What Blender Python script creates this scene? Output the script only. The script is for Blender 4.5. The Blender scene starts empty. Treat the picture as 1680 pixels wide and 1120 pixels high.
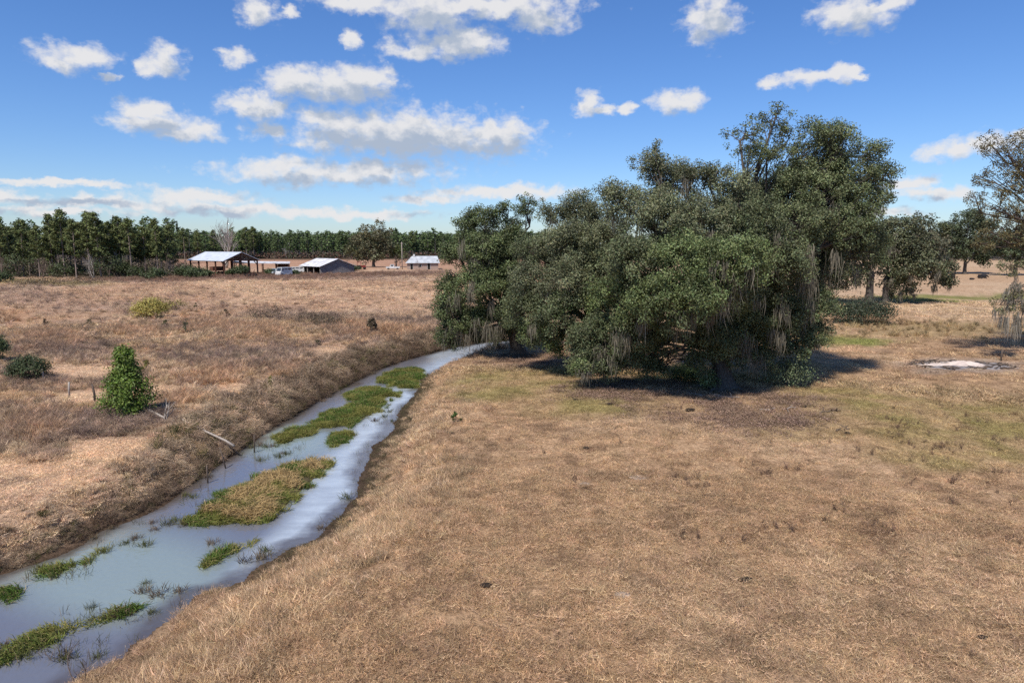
import bpy, math, random
import numpy as np
from mathutils import Vector, Matrix

R = math.radians
RNG = np.random.default_rng(11)
random.seed(11)
SC = bpy.context.scene
COL = SC.collection

# ---------------------------------------------------------------- camera frame
CAM_H, PITCH, F = 9.0, R(8.03), 1120.0        # photo measured in its own 1680 x 1120 frame
SP, CP = math.sin(PITCH), math.cos(PITCH)
WATER_Z = -1.25

def ray(px, py):
    a = (px - 840.0) / F
    b = -(py - 560.0) / F
    return np.array([a, CP + b * SP, -SP + b * CP])

def G(px, py, z=0.0):
    """ground point seen at a photo position"""
    d = ray(px, py)
    t = (z - CAM_H) / d[2]
    return np.array([d[0] * t, d[1] * t, z])

def atY(px, py, Y):
    d = ray(px, py)
    t = Y / d[1]
    return np.array([d[0] * t, Y, CAM_H + d[2] * t])

def m_per_px(Y):
    return Y / F

def proj(x, y, z=0.0):
    f = y * CP - (z - CAM_H) * SP
    u = y * SP + (z - CAM_H) * CP
    f = np.where(f < 0.5, 0.5, f)
    return 840 + F * x / f, 560 - F * u / f

# ---------------------------------------------------------------- numpy noise
def _hash(ix, iy, seed):
    n = (ix.astype(np.int64) * 374761393 + iy.astype(np.int64) * 668265263 + seed * 1442695041) & 0xFFFFFFFF
    n = ((n ^ (n >> 13)) * 1274126177) & 0xFFFFFFFF
    return ((n ^ (n >> 16)) & 0xFFFF) / 65535.0

def vnoise(x, y, s, seed=0):
    x = np.asarray(x, float) / s; y = np.asarray(y, float) / s
    ix = np.floor(x); iy = np.floor(y)
    fx = x - ix; fy = y - iy
    fx = fx * fx * (3 - 2 * fx); fy = fy * fy * (3 - 2 * fy)
    a = _hash(ix, iy, seed); b = _hash(ix + 1, iy, seed)
    c = _hash(ix, iy + 1, seed); d = _hash(ix + 1, iy + 1, seed)
    return (a * (1 - fx) + b * fx) * (1 - fy) + (c * (1 - fx) + d * fx) * fy

def fbm(x, y, s, seed=0, o=4):
    v = 0; a = 0.5; t = 0
    for i in range(o):
        v = v + a * vnoise(x, y, s / 2 ** i, seed + i * 17); t += a; a *= 0.5
    return v / t

def sstep(a, b, x):
    t = np.clip((x - a) / (b - a), 0, 1)
    return t * t * (3 - 2 * t)

# ---------------------------------------------------------------- linking helpers
def tag(o, label=None, cat=None, group=None, kind=None):
    if label: o['label'] = label
    if cat: o['category'] = cat
    if group: o['group'] = group
    if kind: o['kind'] = kind
    return o

def empty(name, loc=(0, 0, 0), rz=0.0, label=None, cat=None, group=None):
    o = bpy.data.objects.new(name, None)
    o.empty_display_size = 0.3
    COL.objects.link(o)
    o.location = loc; o.rotation_euler = (0, 0, rz)
    return tag(o, label, cat, group)

def copy_tree(o, parent=None):
    c = o.copy(); COL.objects.link(c)
    if parent is not None: c.parent = parent
    for ch in list(o.children):
        copy_tree(ch, c)
    return c

class MB:
    """collects quads and triangles, then becomes one mesh"""
    def __init__(self):
        self.v = []; self.q = []; self.t = []; self.c = []; self.n = 0; self.m_q = []; self.m_t = []
        self.flatq = []; self.flatt = []
    def add(self, v, q=None, t=None, col=(1, 1, 1), flat=False):
        v = np.asarray(v, float).reshape(-1, 3)
        self.v.append(v)
        col = np.asarray(col, float)
        if col.ndim == 1: col = np.broadcast_to(col, (len(v), 3))
        self.c.append(col)
        if q is not None and len(q):
            q = np.asarray(q, int).reshape(-1, 4) + self.n
            self.q.append(q); self.flatq.append(np.full(len(q), flat))
        if t is not None and len(t):
            t = np.asarray(t, int).reshape(-1, 3) + self.n
            self.t.append(t); self.flatt.append(np.full(len(t), flat))
        self.n += len(v)
    def mesh(self, name):
        me = bpy.data.meshes.new(name)
        v = np.concatenate(self.v) if self.v else np.zeros((0, 3))
        q = np.concatenate(self.q) if self.q else np.zeros((0, 4), int)
        t = np.concatenate(self.t) if self.t else np.zeros((0, 3), int)
        c = np.concatenate(self.c) if self.c else np.zeros((0, 3))
        me.vertices.add(len(v)); me.vertices.foreach_set('co', v.astype(np.float32).ravel())
        nl = q.size + t.size
        me.loops.add(nl)
        me.loops.foreach_set('vertex_index', np.concatenate([q.ravel(), t.ravel()]).astype(np.int32))
        nf = len(q) + len(t)
        me.polygons.add(nf)
        st = np.concatenate([np.arange(len(q)) * 4, len(q) * 4 + np.arange(len(t)) * 3]).astype(np.int32)
        me.polygons.foreach_set('loop_start', st)
        fl = np.concatenate([np.concatenate(self.flatq) if self.flatq else np.zeros(0, bool),
                             np.concatenate(self.flatt) if self.flatt else np.zeros(0, bool)])
        a = me.color_attributes.new('col', 'FLOAT_COLOR', 'POINT')
        a.data.foreach_set('color', np.concatenate([c, np.ones((len(c), 1))], 1).astype(np.float32).ravel())
        me.update(calc_edges=True)
        me.polygons.foreach_set('use_smooth', ~fl.astype(bool))
        me.validate()
        return me
    def build(self, name, mat, parent=None, label=None):
        o = bpy.data.objects.new(name, self.mesh(name))
        COL.objects.link(o)
        if mat: o.data.materials.append(mat)
        if parent is not None: o.parent = parent
        if label: o['label'] = label
        return o
    # shapes -------------------------------------------------
    def box(self, c, s, rz=0.0, col=(1, 1, 1), M=None):
        x, y, z = np.array(s) / 2.0
        v = np.array([[-x, -y, -z], [x, -y, -z], [x, y, -z], [-x, y, -z], [-x, -y, z], [x, -y, z], [x, y, z], [-x, y, z]])
        if rz:
            ca, sa = math.cos(rz), math.sin(rz)
            v = v @ np.array([[ca, sa, 0], [-sa, ca, 0], [0, 0, 1]])
        if M is not None: v = v @ np.array(M.to_3x3()).T
        self.add(v + np.array(c), [[0, 3, 2, 1], [4, 5, 6, 7], [0, 1, 5, 4], [1, 2, 6, 5], [2, 3, 7, 6], [3, 0, 4, 7]], col=col, flat=True)
    def beam(self, a, b, w, h, col=(1, 1, 1)):
        a = Vector(a); b = Vector(b); d = b - a
        M = d.to_track_quat('X', 'Z').to_matrix()
        self.box((a + b) / 2, (d.length, w, h), col=col, M=M)
    def tube(self, pts, rad, n=7, col=(1, 1, 1), cap=True, wob=0.0):
        pts = np.asarray(pts, float); m = len(pts)
        rad = np.broadcast_to(np.asarray(rad, float), (m,))
        tan = np.gradient(pts, axis=0)
        tan /= np.linalg.norm(tan, axis=1, keepdims=True) + 1e-9
        ref = np.array([0.0, 0, 1]) if abs(tan[0][2]) < 0.9 else np.array([1.0, 0, 0])
        a = np.cross(tan, ref); bad = np.linalg.norm(a, axis=1) < 1e-3
        a[bad] = np.cross(tan[bad], np.array([0.3, 1, 0.2]))
        a /= np.linalg.norm(a, axis=1, keepdims=True)
        b = np.cross(tan, a)
        th = np.arange(n) / n * 2 * math.pi
        rr = rad[:, None] * (1 + (wob * (RNG.random((m, n)) - .5) if wob else 0))
        v = pts[:, None, :] + rr[..., None] * (np.cos(th)[None, :, None] * a[:, None, :] + np.sin(th)[None, :, None] * b[:, None, :])
        v = v.reshape(-1, 3)
        i = np.arange(m - 1)[:, None] * n; j = np.arange(n)[None, :]; j2 = (j + 1) % n
        q = np.stack([i + j, i + j2, i + n + j2, i + n + j], -1).reshape(-1, 4)
        t = []
        if cap:
            v = np.concatenate([v, pts[:1], pts[-1:]])
            k = m * n
            for s in range(n):
                t.append([k, (s + 1) % n, s]); t.append([k + 1, (m - 1) * n + s, (m - 1) * n + (s + 1) % n])
        self.add(v, q, t, col)
    def leaves(self, c, nrm, L, W, col):
        """diamond leaves at c, facing nrm"""
        n = len(c)
        nrm = nrm / (np.linalg.norm(nrm, axis=1, keepdims=True) + 1e-9)
        r = RNG.normal(size=(n, 3))
        a = np.cross(nrm, r); a /= np.linalg.norm(a, axis=1, keepdims=True) + 1e-9
        b = np.cross(nrm, a)
        L = np.broadcast_to(np.asarray(L, float), (n,))[:, None] * (0.7 + 0.6 * RNG.random((n, 1)))
        W = np.broadcast_to(np.asarray(W, float), (n,))[:, None] * (0.7 + 0.6 * RNG.random((n, 1)))
        v = np.stack([c - a * L / 2, c + b * W / 2 + nrm * W * .12, c + a * L / 2, c - b * W / 2 + nrm * W * .12], 1).reshape(-1, 3)
        q = np.arange(n * 4).reshape(-1, 4)
        self.add(v, q, None, np.repeat(col, 4, 0), flat=True)
    def blades(self, base, dirn, L, W, col, bend=0.3, seg=2):
        """thin tapering grass blades from base along dirn"""
        n = len(base)
        dirn = dirn / (np.linalg.norm(dirn, axis=1, keepdims=True) + 1e-9)
        side = np.cross(dirn, RNG.normal(size=(n, 3))); side /= np.linalg.norm(side, axis=1, keepdims=True) + 1e-9
        hor = dirn * np.array([1, 1, 0]); hor /= np.linalg.norm(hor, axis=1, keepdims=True) + 1e-6
        L = np.broadcast_to(L, (n,))[:, None]; W = np.broadcast_to(W, (n,))[:, None]
        mid = base + dirn * L * .55
        tip = mid + (dirn * (1 - bend) + hor * bend - np.array([0, 0, bend * .6])) * L * .45
        if seg == 1:
            v = np.stack([base - side * W / 2, base + side * W / 2, tip], 1).reshape(-1, 3)
            self.add(v, None, np.arange(n * 3).reshape(-1, 3), np.repeat(col, 3, 0), flat=True); return
        v = np.stack([base - side * W / 2, base + side * W / 2, mid + side * W * .38, mid - side * W * .38, tip], 1).reshape(-1, 3)
        k = np.arange(n)[:, None] * 5
        self.add(v, k + np.array([0, 1, 2, 3]), k + np.array([3, 2, 4]), np.repeat(col, 5, 0), flat=True)

# ---------------------------------------------------------------- materials
MATS = {}
def new_mat(name):
    m = bpy.data.materials.new(name); m.use_nodes = True
    nt = m.node_tree; nt.nodes.clear()
    out = nt.nodes.new('ShaderNodeOutputMaterial')
    return m, nt, out

def nd(nt, typ, **kw):
    n = nt.nodes.new(typ)
    for k, v in kw.items():
        if k.startswith('i_'):
            n.inputs[k[2:].replace('_', ' ')].default_value = v
        else: setattr(n, k, v)
    return n

def plain(name, col, rough=0.8, spec=0.3, metal=0.0, var=0.35, scale=3.0, bump=0.0, stretch=(1, 1, 1), col2=None):
    """principled with noise-varied colour and optional bump"""
    m, nt, out = new_mat(name)
    b = nd(nt, 'ShaderNodeBsdfPrincipled')
    b.inputs['Roughness'].default_value = rough; b.inputs['Specular IOR Level'].default_value = spec
    b.inputs['Metallic'].default_value = metal
    tc = nd(nt, 'ShaderNodeTexCoord'); mp = nd(nt, 'ShaderNodeMapping'); mp.inputs['Scale'].default_value = stretch
    nz = nd(nt, 'ShaderNodeTexNoise'); nz.inputs['Scale'].default_value = scale; nz.inputs['Detail'].default_value = 6
    cr = nd(nt, 'ShaderNodeValToRGB')
    c = np.array(col); d = np.array(col2) if col2 is not None else c * (1 - var)
    cr.color_ramp.elements[0].position = 0.3; cr.color_ramp.elements[0].color = (*d, 1)
    cr.color_ramp.elements[1].position = 0.7; cr.color_ramp.elements[1].color = (*(c * (1 + var * .3)), 1)
    l = nt.links.new
    l(tc.outputs['Object'], mp.inputs[0]); l(mp.outputs[0], nz.inputs['Vector']); l(nz.outputs['Fac'], cr.inputs[0])
    l(cr.outputs[0], b.inputs['Base Color'])
    if bump:
        bp = nd(nt, 'ShaderNodeBump'); bp.inputs['Strength'].default_value = bump; bp.inputs['Distance'].default_value = .05
        l(nz.outputs['Fac'], bp.inputs['Height']); l(bp.outputs[0], b.inputs['Normal'])
    l(b.outputs[0], out.inputs[0])
    MATS[name] = m
    return m

def leafy(name, trans=0.25, rough=0.55, spec=0.25, instancer=False):
    """leaf / blade material: colour from the mesh, multiplied by the instance's colour when instanced"""
    m, nt, out = new_mat(name)
    l = nt.links.new
    at = nd(nt, 'ShaderNodeAttribute', attribute_name='col')
    src = at.outputs['Color']
    if instancer:
        a2 = nd(nt, 'ShaderNodeAttribute', attribute_name='icol', attribute_type='INSTANCER')
        mx = nd(nt, 'ShaderNodeMix', data_type='RGBA', blend_type='MULTIPLY'); mx.inputs[0].default_value = 1
        l(at.outputs['Color'], mx.inputs[6]); l(a2.outputs['Color'], mx.inputs[7]); src = mx.outputs[2]
    b = nd(nt, 'ShaderNodeBsdfPrincipled'); b.inputs['Roughness'].default_value = rough
    b.inputs['Specular IOR Level'].default_value = spec
    t = nd(nt, 'ShaderNodeBsdfTranslucent')
    ms = nd(nt, 'ShaderNodeMixShader'); ms.inputs[0].default_value = trans
    l(src, b.inputs['Base Color']); l(src, t.inputs['Color'])
    l(b.outputs[0], ms.inputs[1]); l(t.outputs[0], ms.inputs[2]); l(ms.outputs[0], out.inputs[0])
    MATS[name] = m
    return m

M_LEAF = leafy('leaf', .22, .5, .3)
M_NEEDLE = leafy('needle', .12, .6, .2)
M_MOSS = leafy('moss', .2, .9, .05)
M_BLADE = leafy('blade', .25, .7, .12)
M_GRASS = leafy('grass', .25, .75, .1, instancer=True)
M_BARK = plain('bark', (.115, .10, .085), .95, .1, var=.6, scale=5, bump=.8, stretch=(3, 3, .6))
M_PINEBARK = plain('pine_bark', (.30, .24, .20), .95, .1, var=.4, scale=3, stretch=(3, 3, .5))
M_PALEBARK = plain('pale_bark', (.40, .36, .32), .9, .1, var=.4, scale=4, bump=.4, stretch=(2, 2, .5))
M_TWIG = plain('twig', (.20, .15, .12), .95, .1, var=.4, scale=6)
M_DRIFT = plain('driftwood', (.40, .35, .30), .9, .1, var=.4, scale=9, bump=.4, stretch=(3, 3, 3))
M_POST = plain('old_post', (.13, .10, .08), .95, .1, var=.5, scale=8, bump=.5, stretch=(4, 4, .6))
M_RUST = plain('rusty_steel', (.16, .07, .045), .85, .2, var=.5, scale=4, bump=.3)
M_DARK = plain('dark_inside', (.02, .018, .016), .9, .1)
M_WHITE = plain('white_paint', (.60, .60, .58), .55, .4, var=.35, scale=3)
M_DULL = plain('dull_paint', (.38, .42, .42), .6, .3, var=.3, scale=3)
M_RED = plain('red_paint', (.26, .035, .03), .6, .3, var=.4, scale=3)
M_GLASS = plain('dark_glass', (.03, .04, .05), .08, .6)
M_TYRE = plain('tyre_rubber', (.025, .025, .025), .9, .1)
M_BRICK = plain('pale_brick', (.36, .27, .22), .9, .15, var=.3, scale=6)
M_STEEL = plain('grey_steel', (.35, .36, .37), .5, .4, var=.3, scale=3)
M_COW = plain('black_hide', (.018, .015, .014), .6, .3, var=.3)
M_DUNG = plain('dung', (.035, .026, .02), .9, .1, var=.4, scale=20, bump=.6)
M_ASH = plain('ash', (.56, .47, .41), .95, .05, var=.25, scale=2.5, bump=.6)
M_CHAR = plain('charred_ash', (.36, .33, .32), .95, .05, scale=2.2, bump=.6, col2=(.05, .045, .045))
M_STONE = plain('pale_stone', (.36, .30, .25), .95, .05, var=.4, scale=9, bump=.4)
M_LITTERWOOD = plain('dead_branch_wood', (.34, .29, .25), .9, .1, var=.4, scale=8)

def metal_roof(name, c1, c2, axis=0):
    m, nt, out = new_mat(name); l = nt.links.new
    b = nd(nt, 'ShaderNodeBsdfPrincipled'); b.inputs['Roughness'].default_value = .5; b.inputs['Metallic'].default_value = .15
    tc = nd(nt, 'ShaderNodeTexCoord')
    wv = nd(nt, 'ShaderNodeTexWave', wave_type='BANDS', bands_direction='XYZ'[axis]); wv.inputs['Scale'].default_value = 1.3
    wv.inputs['Distortion'].default_value = 0
    nz = nd(nt, 'ShaderNodeTexNoise'); nz.inputs['Scale'].default_value = .8; nz.inputs['Detail'].default_value = 7
    cr = nd(nt, 'ShaderNodeValToRGB')
    cr.color_ramp.elements[0].position = .35; cr.color_ramp.elements[0].color = (*c2, 1)
    cr.color_ramp.elements[1].position = .6; cr.color_ramp.elements[1].color = (*c1, 1)
    bp = nd(nt, 'ShaderNodeBump'); bp.inputs['Strength'].default_value = .6; bp.inputs['Distance'].default_value = .06
    l(tc.outputs['Object'], wv.inputs[0]); l(tc.outputs['Object'], nz.inputs[0]); l(nz.outputs[0], cr.inputs[0])
    l(cr.outputs[0], b.inputs['Base Color']); l(wv.outputs['Fac'], bp.inputs['Height']); l(bp.outputs[0], b.inputs['Normal'])
    l(b.outputs[0], out.inputs[0]); return m
M_ROOF = metal_roof('galvanised_roof', (.60, .64, .68), (.48, .52, .57))
M_WROOF = metal_roof('white_metal_roof', (.78, .78, .77), (.44, .42, .40))
M_GROOF = metal_roof('grey_metal_roof', (.52, .54, .55), (.36, .38, .39))

def plank(name, c1, c2):
    m, nt, out = new_mat(name); l = nt.links.new
    b = nd(nt, 'ShaderNodeBsdfPrincipled'); b.inputs['Roughness'].default_value = .9
    tc = nd(nt, 'ShaderNodeTexCoord')
    wv = nd(nt, 'ShaderNodeTexWave', wave_type='BANDS', bands_direction='Z'); wv.inputs['Scale'].default_value = 1.2
    wv.inputs['Distortion'].default_value = .6
    nz = nd(nt, 'ShaderNodeTexNoise'); nz.inputs['Scale'].default_value = 1.6; nz.inputs['Detail'].default_value = 7
    mp = nd(nt, 'ShaderNodeMapping'); mp.inputs['Scale'].default_value = (.5, .5, 3)
    cr = nd(nt, 'ShaderNodeValToRGB')
    cr.color_ramp.elements[0].position = .3; cr.color_ramp.elements[0].color = (*c2, 1)
    cr.color_ramp.elements[1].position = .7; cr.color_ramp.elements[1].color = (*c1, 1)
    bp = nd(nt, 'ShaderNodeBump'); bp.inputs['Strength'].default_value = 1; bp.inputs['Distance'].default_value = .08
    l(tc.outputs['Object'], wv.inputs[0]); l(tc.outputs['Object'], mp.inputs[0]); l(mp.outputs[0], nz.inputs[0]); l(nz.outputs[0], cr.inputs[0])
    l(cr.outputs[0], b.inputs['Base Color']); l(wv.outputs['Fac'], bp.inputs['Height']); l(bp.outputs[0], b.inputs['Normal'])
    l(b.outputs[0], out.inputs[0]); return m
M_PLANK = plank('weathered_log_wall', (.26, .24, .24), (.12, .11, .11))

# ---------------------------------------------------------------- creek outline and terrain
LEFT_PX = [(-330, 1015), (-140, 975), (0, 946), (57, 926), (129, 897), (171, 871), (205, 858), (257, 837), (300, 808), (340, 777), (372, 755),
           (400, 737), (446, 703), (486, 681), (523, 657), (553, 642), (614, 609), (660, 593), (705, 580), (754, 568), (800, 561), (850, 557), (905, 553)]
RIGHT_PX = [(-150, 1290), (0, 1185), (114, 1120), (143, 1100), (175, 1089), (206, 1078), (223, 1057), (249, 1040), (274, 1017), (300, 994), (334, 971),
            (400, 952), (411, 940), (457, 906), (477, 897), (517, 882), (544, 857), (571, 827), (594, 785), (597, 757), (614, 730), (644, 706),
            (653, 675), (684, 642), (692, 622), (735, 603), (770, 588), (835, 573), (870, 567), (905, 560)]
LW = np.array([G(a, b, WATER_Z)[:2] for a, b in LEFT_PX])
RW = np.array([G(a, b, WATER_Z)[:2] for a, b in RIGHT_PX])
# the creek comes from behind the camera's left
LW = np.concatenate([[LW[0] + (LW[0] - LW[1]) * 2.5], LW]); RW = np.concatenate([[RW[0] + (RW[0] - RW[1]) * 2.5], RW])
POLY = np.concatenate([LW, RW[::-1]])
NL = len(LW)

def poly_dist(x, y):
    """signed distance to the water outline (inside negative) and whether the nearest side is the left bank"""
    p = np.stack([x, y], -1).reshape(-1, 2)
    best = np.full(len(p), 1e9); left = np.zeros(len(p), bool); ins = np.zeros(len(p), bool)
    n = len(POLY)
    for i in range(n):
        a = POLY[i]; b = POLY[(i + 1) % n]; ab = b - a
        t = np.clip(((p - a) @ ab) / (ab @ ab + 1e-12), 0, 1)
        d = np.hypot(*(p - a - t[:, None] * ab).T)
        m = d < best; best[m] = d[m]; left[m] = i < NL
        c = (a[1] > p[:, 1]) != (b[1] > p[:, 1])
        xi = a[0] + (p[:, 1] - a[1]) * ab[0] / (ab[1] if abs(ab[1]) > 1e-9 else 1e-9)
        ins ^= c & (p[:, 0] < xi)
    return np.where(ins, -best, best).reshape(np.shape(x)), left.reshape(np.shape(x))

def height(x, y, full=False):
    x = np.asarray(x, float); y = np.asarray(y, float)
    d, left = poly_dist(x, y)
    dd = d + (vnoise(x, y, .9, 5) - .5) * .35 + (vnoise(x, y, .35, 6) - .5) * .12
    w = np.where(left, 2.0 + .8 * sstep(18, 32, y), 4.6 - 1.8 * sstep(30, 50, y))
    near = sstep(0, 1, dd / w)
    bank = np.where(dd > 0, WATER_Z + (0 - WATER_Z) * near, WATER_Z + np.maximum(dd * .35, -.5))
    r = np.hypot(x, y)
    und = (fbm(x, y, 9, 31, 3) - .5) * .5 + (fbm(x, y, 1.4, 37, 3) - .5) * .16
    far = (fbm(x, y, 60, 43, 2) - .5) * 1.1 * sstep(60, 160, r)
    z = bank + und * sstep(0, 2.5, d) * sstep(900, 300, r) + far * sstep(900, 300, r)
    z = z + 0
    return (z, d, left) if full else z

def hz(x, y):
    return float(height(np.array([x]), np.array([y]))[0])

def GT(px, py):
    """point of the terrain seen at a photo position"""
    g = G(px, py)
    for _ in range(3):
        g = G(px, py, hz(g[0], g[1]))
    return g

def ell(px, py, cx, cy, rx, ry, soft=.5, n=None):
    d = np.sqrt(((px - cx) / rx) ** 2 + ((py - cy) / ry) ** 2)
    if n is not None: d = d + (n - .5) * 1.1
    return sstep(1 + soft, 1 - soft, d)

C = lambda *a: np.array(a, float)
STRAW, STRAW2, PALE = C(.46, .315, .195), C(.33, .21, .125), C(.56, .42, .285)
OLIVE, GREEN, LITTER = C(.30, .25, .105), C(.19, .215, .06), C(.24, .165, .12)
RUSTC, PURPLE, BROWN = C(.45, .275, .17), C(.31, .22, .18), C(.16, .10, .066)
MUD = C(.085, .06, .042)

def is_left(px, py):
    ys = [400, 553, 580, 610, 650, 700, 760, 840, 940, 1040, 1120, 1300]
    xs = [905, 905, 790, 680, 605, 545, 490, 390, 230, 60, -60, -300]
    return px < np.interp(py, ys, xs)

def zones(x, y):
    """what grows where: colour of the ground cover and some masks"""
    px, py = proj(x, y)
    n1 = fbm(x, y, 6, 51, 4); n2 = fbm(x, y, 2.0, 57, 3); n3 = fbm(x, y, 14, 61, 3); n4 = fbm(x, y, .7, 67, 2)
    left = is_left(px, py)
    mix = lambda a, b, t: a * (1 - t[..., None]) + b * t[..., None]
    sh = np.shape(x)
    c = np.broadcast_to(STRAW, sh + (3,)).copy()
    # right pasture
    r = mix(c, STRAW2, sstep(.42, .72, n2) * .35)
    r = mix(r, PALE, sstep(.52, .75, n1) * .35)
    r = mix(r, BROWN * 1.3, sstep(.56, .74, n4) * sstep(.36, .56, n2) * .38)
    r = mix(r, BROWN, sstep(.60, .72, fbm(x, y, 1.3, 73, 4)) * .45)
    gm = np.zeros(sh)
    for e in [(1000, 665, 120, 22), (880, 630, 130, 20), (1380, 660, 130, 30), (1500, 680, 150, 40), (1640, 690, 110, 45), (1320, 700, 110, 25),
              (1560, 735, 140, 30), (1390, 556, 80, 8), (1180, 618, 160, 18), (790, 640, 60, 18)]:
        gm = np.maximum(gm, ell(px, py, *e, .5, n1))
    gm = gm * (~left)
    r = mix(r, OLIVE, gm * (.35 + .5 * sstep(.35, .65, n2)))
    gg = np.zeros(sh)
    for e in [(1570, 489, 90, 4), (1530, 497, 60, 4), (1660, 485, 40, 5), (1380, 560, 75, 7), (1480, 492, 60, 4)]:
        gg = np.maximum(gg, ell(px, py, *e, .4, n2))
    r = mix(r, GREEN, gg * .8 * (~left))
    li = np.maximum.reduce([ell(px, py, 1200, 668, 170, 30, .4, n2), ell(px, py, 1270, 690, 90, 22, .4, n2), ell(px, py, 1030, 640, 110, 24, .4, n2), ell(px, py, 860, 596, 80, 12, .4, n2)])
    r = mix(r, LITTER, li * (.25 + .55 * sstep(.35, .6, n2)))
    tall = np.maximum(ell(px, py, 1560, 540, 170, 12, .4, n2), ell(px, py, 1440, 535, 60, 6, .4, n2)) * (~left)
    r = mix(r, C(.34, .26, .14), tall * .7)
    ash = ell(px, py, 1580, 600, 90, 14, .4, n2)
    r = mix(r, C(.33, .28, .25), ash * .6)
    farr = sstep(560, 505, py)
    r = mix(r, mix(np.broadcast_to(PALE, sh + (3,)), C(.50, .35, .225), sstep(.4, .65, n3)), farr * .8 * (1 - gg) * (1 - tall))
    # left field
    q = mix(c, C(.40, .265, .185), sstep(.4, .65, n2) * .7)
    q = mix(q, PALE, sstep(.50, .66, n1) * .7)
    q = mix(q, C(.30, .22, .175), sstep(.52, .66, fbm(x, y, 3.4, 77, 4)) * .6)
    rust = np.zeros(sh)
    for e in [(580, 541, 45, 12), (655, 548, 40, 16), (480, 608, 45, 14), (400, 545, 60, 12), (360, 605, 60, 12), (340, 620, 50, 14), (60, 700, 50, 30), (330, 530, 40, 20),
              (80, 560, 60, 14), (230, 545, 50, 8), (20, 520, 30, 12), (300, 660, 40, 12)]:
        rust = np.maximum(rust, ell(px, py, *e, .5, n2))
    pur = np.zeros(sh)
    for e in [(50, 490, 70, 11), (30, 478, 60, 8), (220, 505, 130, 8), (430, 590, 100, 22), (330, 580, 80, 16), (110, 580, 90, 12), (110, 690, 90, 14), (230, 690, 70, 14),
              (520, 520, 90, 8), (460, 512, 50, 6), (640, 527, 60, 5), (290, 455, 120, 4), (560, 457, 160, 4), (100, 470, 60, 3), (190, 463, 110, 3), (680, 447, 60, 4), (50, 620, 70, 16)]:
        pur = np.maximum(pur, ell(px, py, *e, .5, n2))
    rust = np.maximum(rust, sstep(.6, .75, n1) * .5 * sstep(500, 530, py)); pur = np.maximum(pur * .75, sstep(.58, .72, fbm(x, y, 2.2, 71, 4)) * .45 * sstep(490, 520, py))
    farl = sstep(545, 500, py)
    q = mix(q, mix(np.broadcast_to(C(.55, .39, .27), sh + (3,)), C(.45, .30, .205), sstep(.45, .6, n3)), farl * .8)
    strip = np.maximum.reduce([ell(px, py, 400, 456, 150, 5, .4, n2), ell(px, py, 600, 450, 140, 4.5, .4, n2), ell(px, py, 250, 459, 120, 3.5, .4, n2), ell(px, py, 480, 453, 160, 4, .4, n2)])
    path = np.zeros(sh)
    for e in [(60, 795, 170, 42), (20, 850, 60, 30), (130, 610, 80, 12), (560, 580, 60, 12), (180, 740, 90, 18), (140, 650, 60, 10), (250, 640, 60, 10), (390, 640, 40, 10)]:
        path = np.maximum(path, ell(px, py, *e, .4, n2))
    q = mix(q, C(.60, .43, .29), path * .85)
    q = mix(q, RUSTC, rust * .7); q = mix(q, PURPLE, pur * .6)
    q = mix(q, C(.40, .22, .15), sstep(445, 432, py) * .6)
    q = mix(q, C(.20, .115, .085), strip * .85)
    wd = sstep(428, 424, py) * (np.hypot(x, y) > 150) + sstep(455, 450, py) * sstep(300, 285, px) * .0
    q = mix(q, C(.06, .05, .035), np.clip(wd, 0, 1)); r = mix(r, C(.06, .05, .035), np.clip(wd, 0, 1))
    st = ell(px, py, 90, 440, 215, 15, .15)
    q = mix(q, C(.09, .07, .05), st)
    ol = np.maximum(ell(px, py, 120, 466, 60, 4, .4, n2), ell(px, py, 40, 462, 60, 4, .4, n2))
    q = mix(q, OLIVE, ol * .6)
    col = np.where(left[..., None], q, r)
    return col, dict(left=left, green=gm, gg=gg, litter=li, tall=tall, ash=ash, rust=rust, pur=pur, strip=strip, path=path, px=px, py=py, n1=n1, n2=n2)

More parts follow.
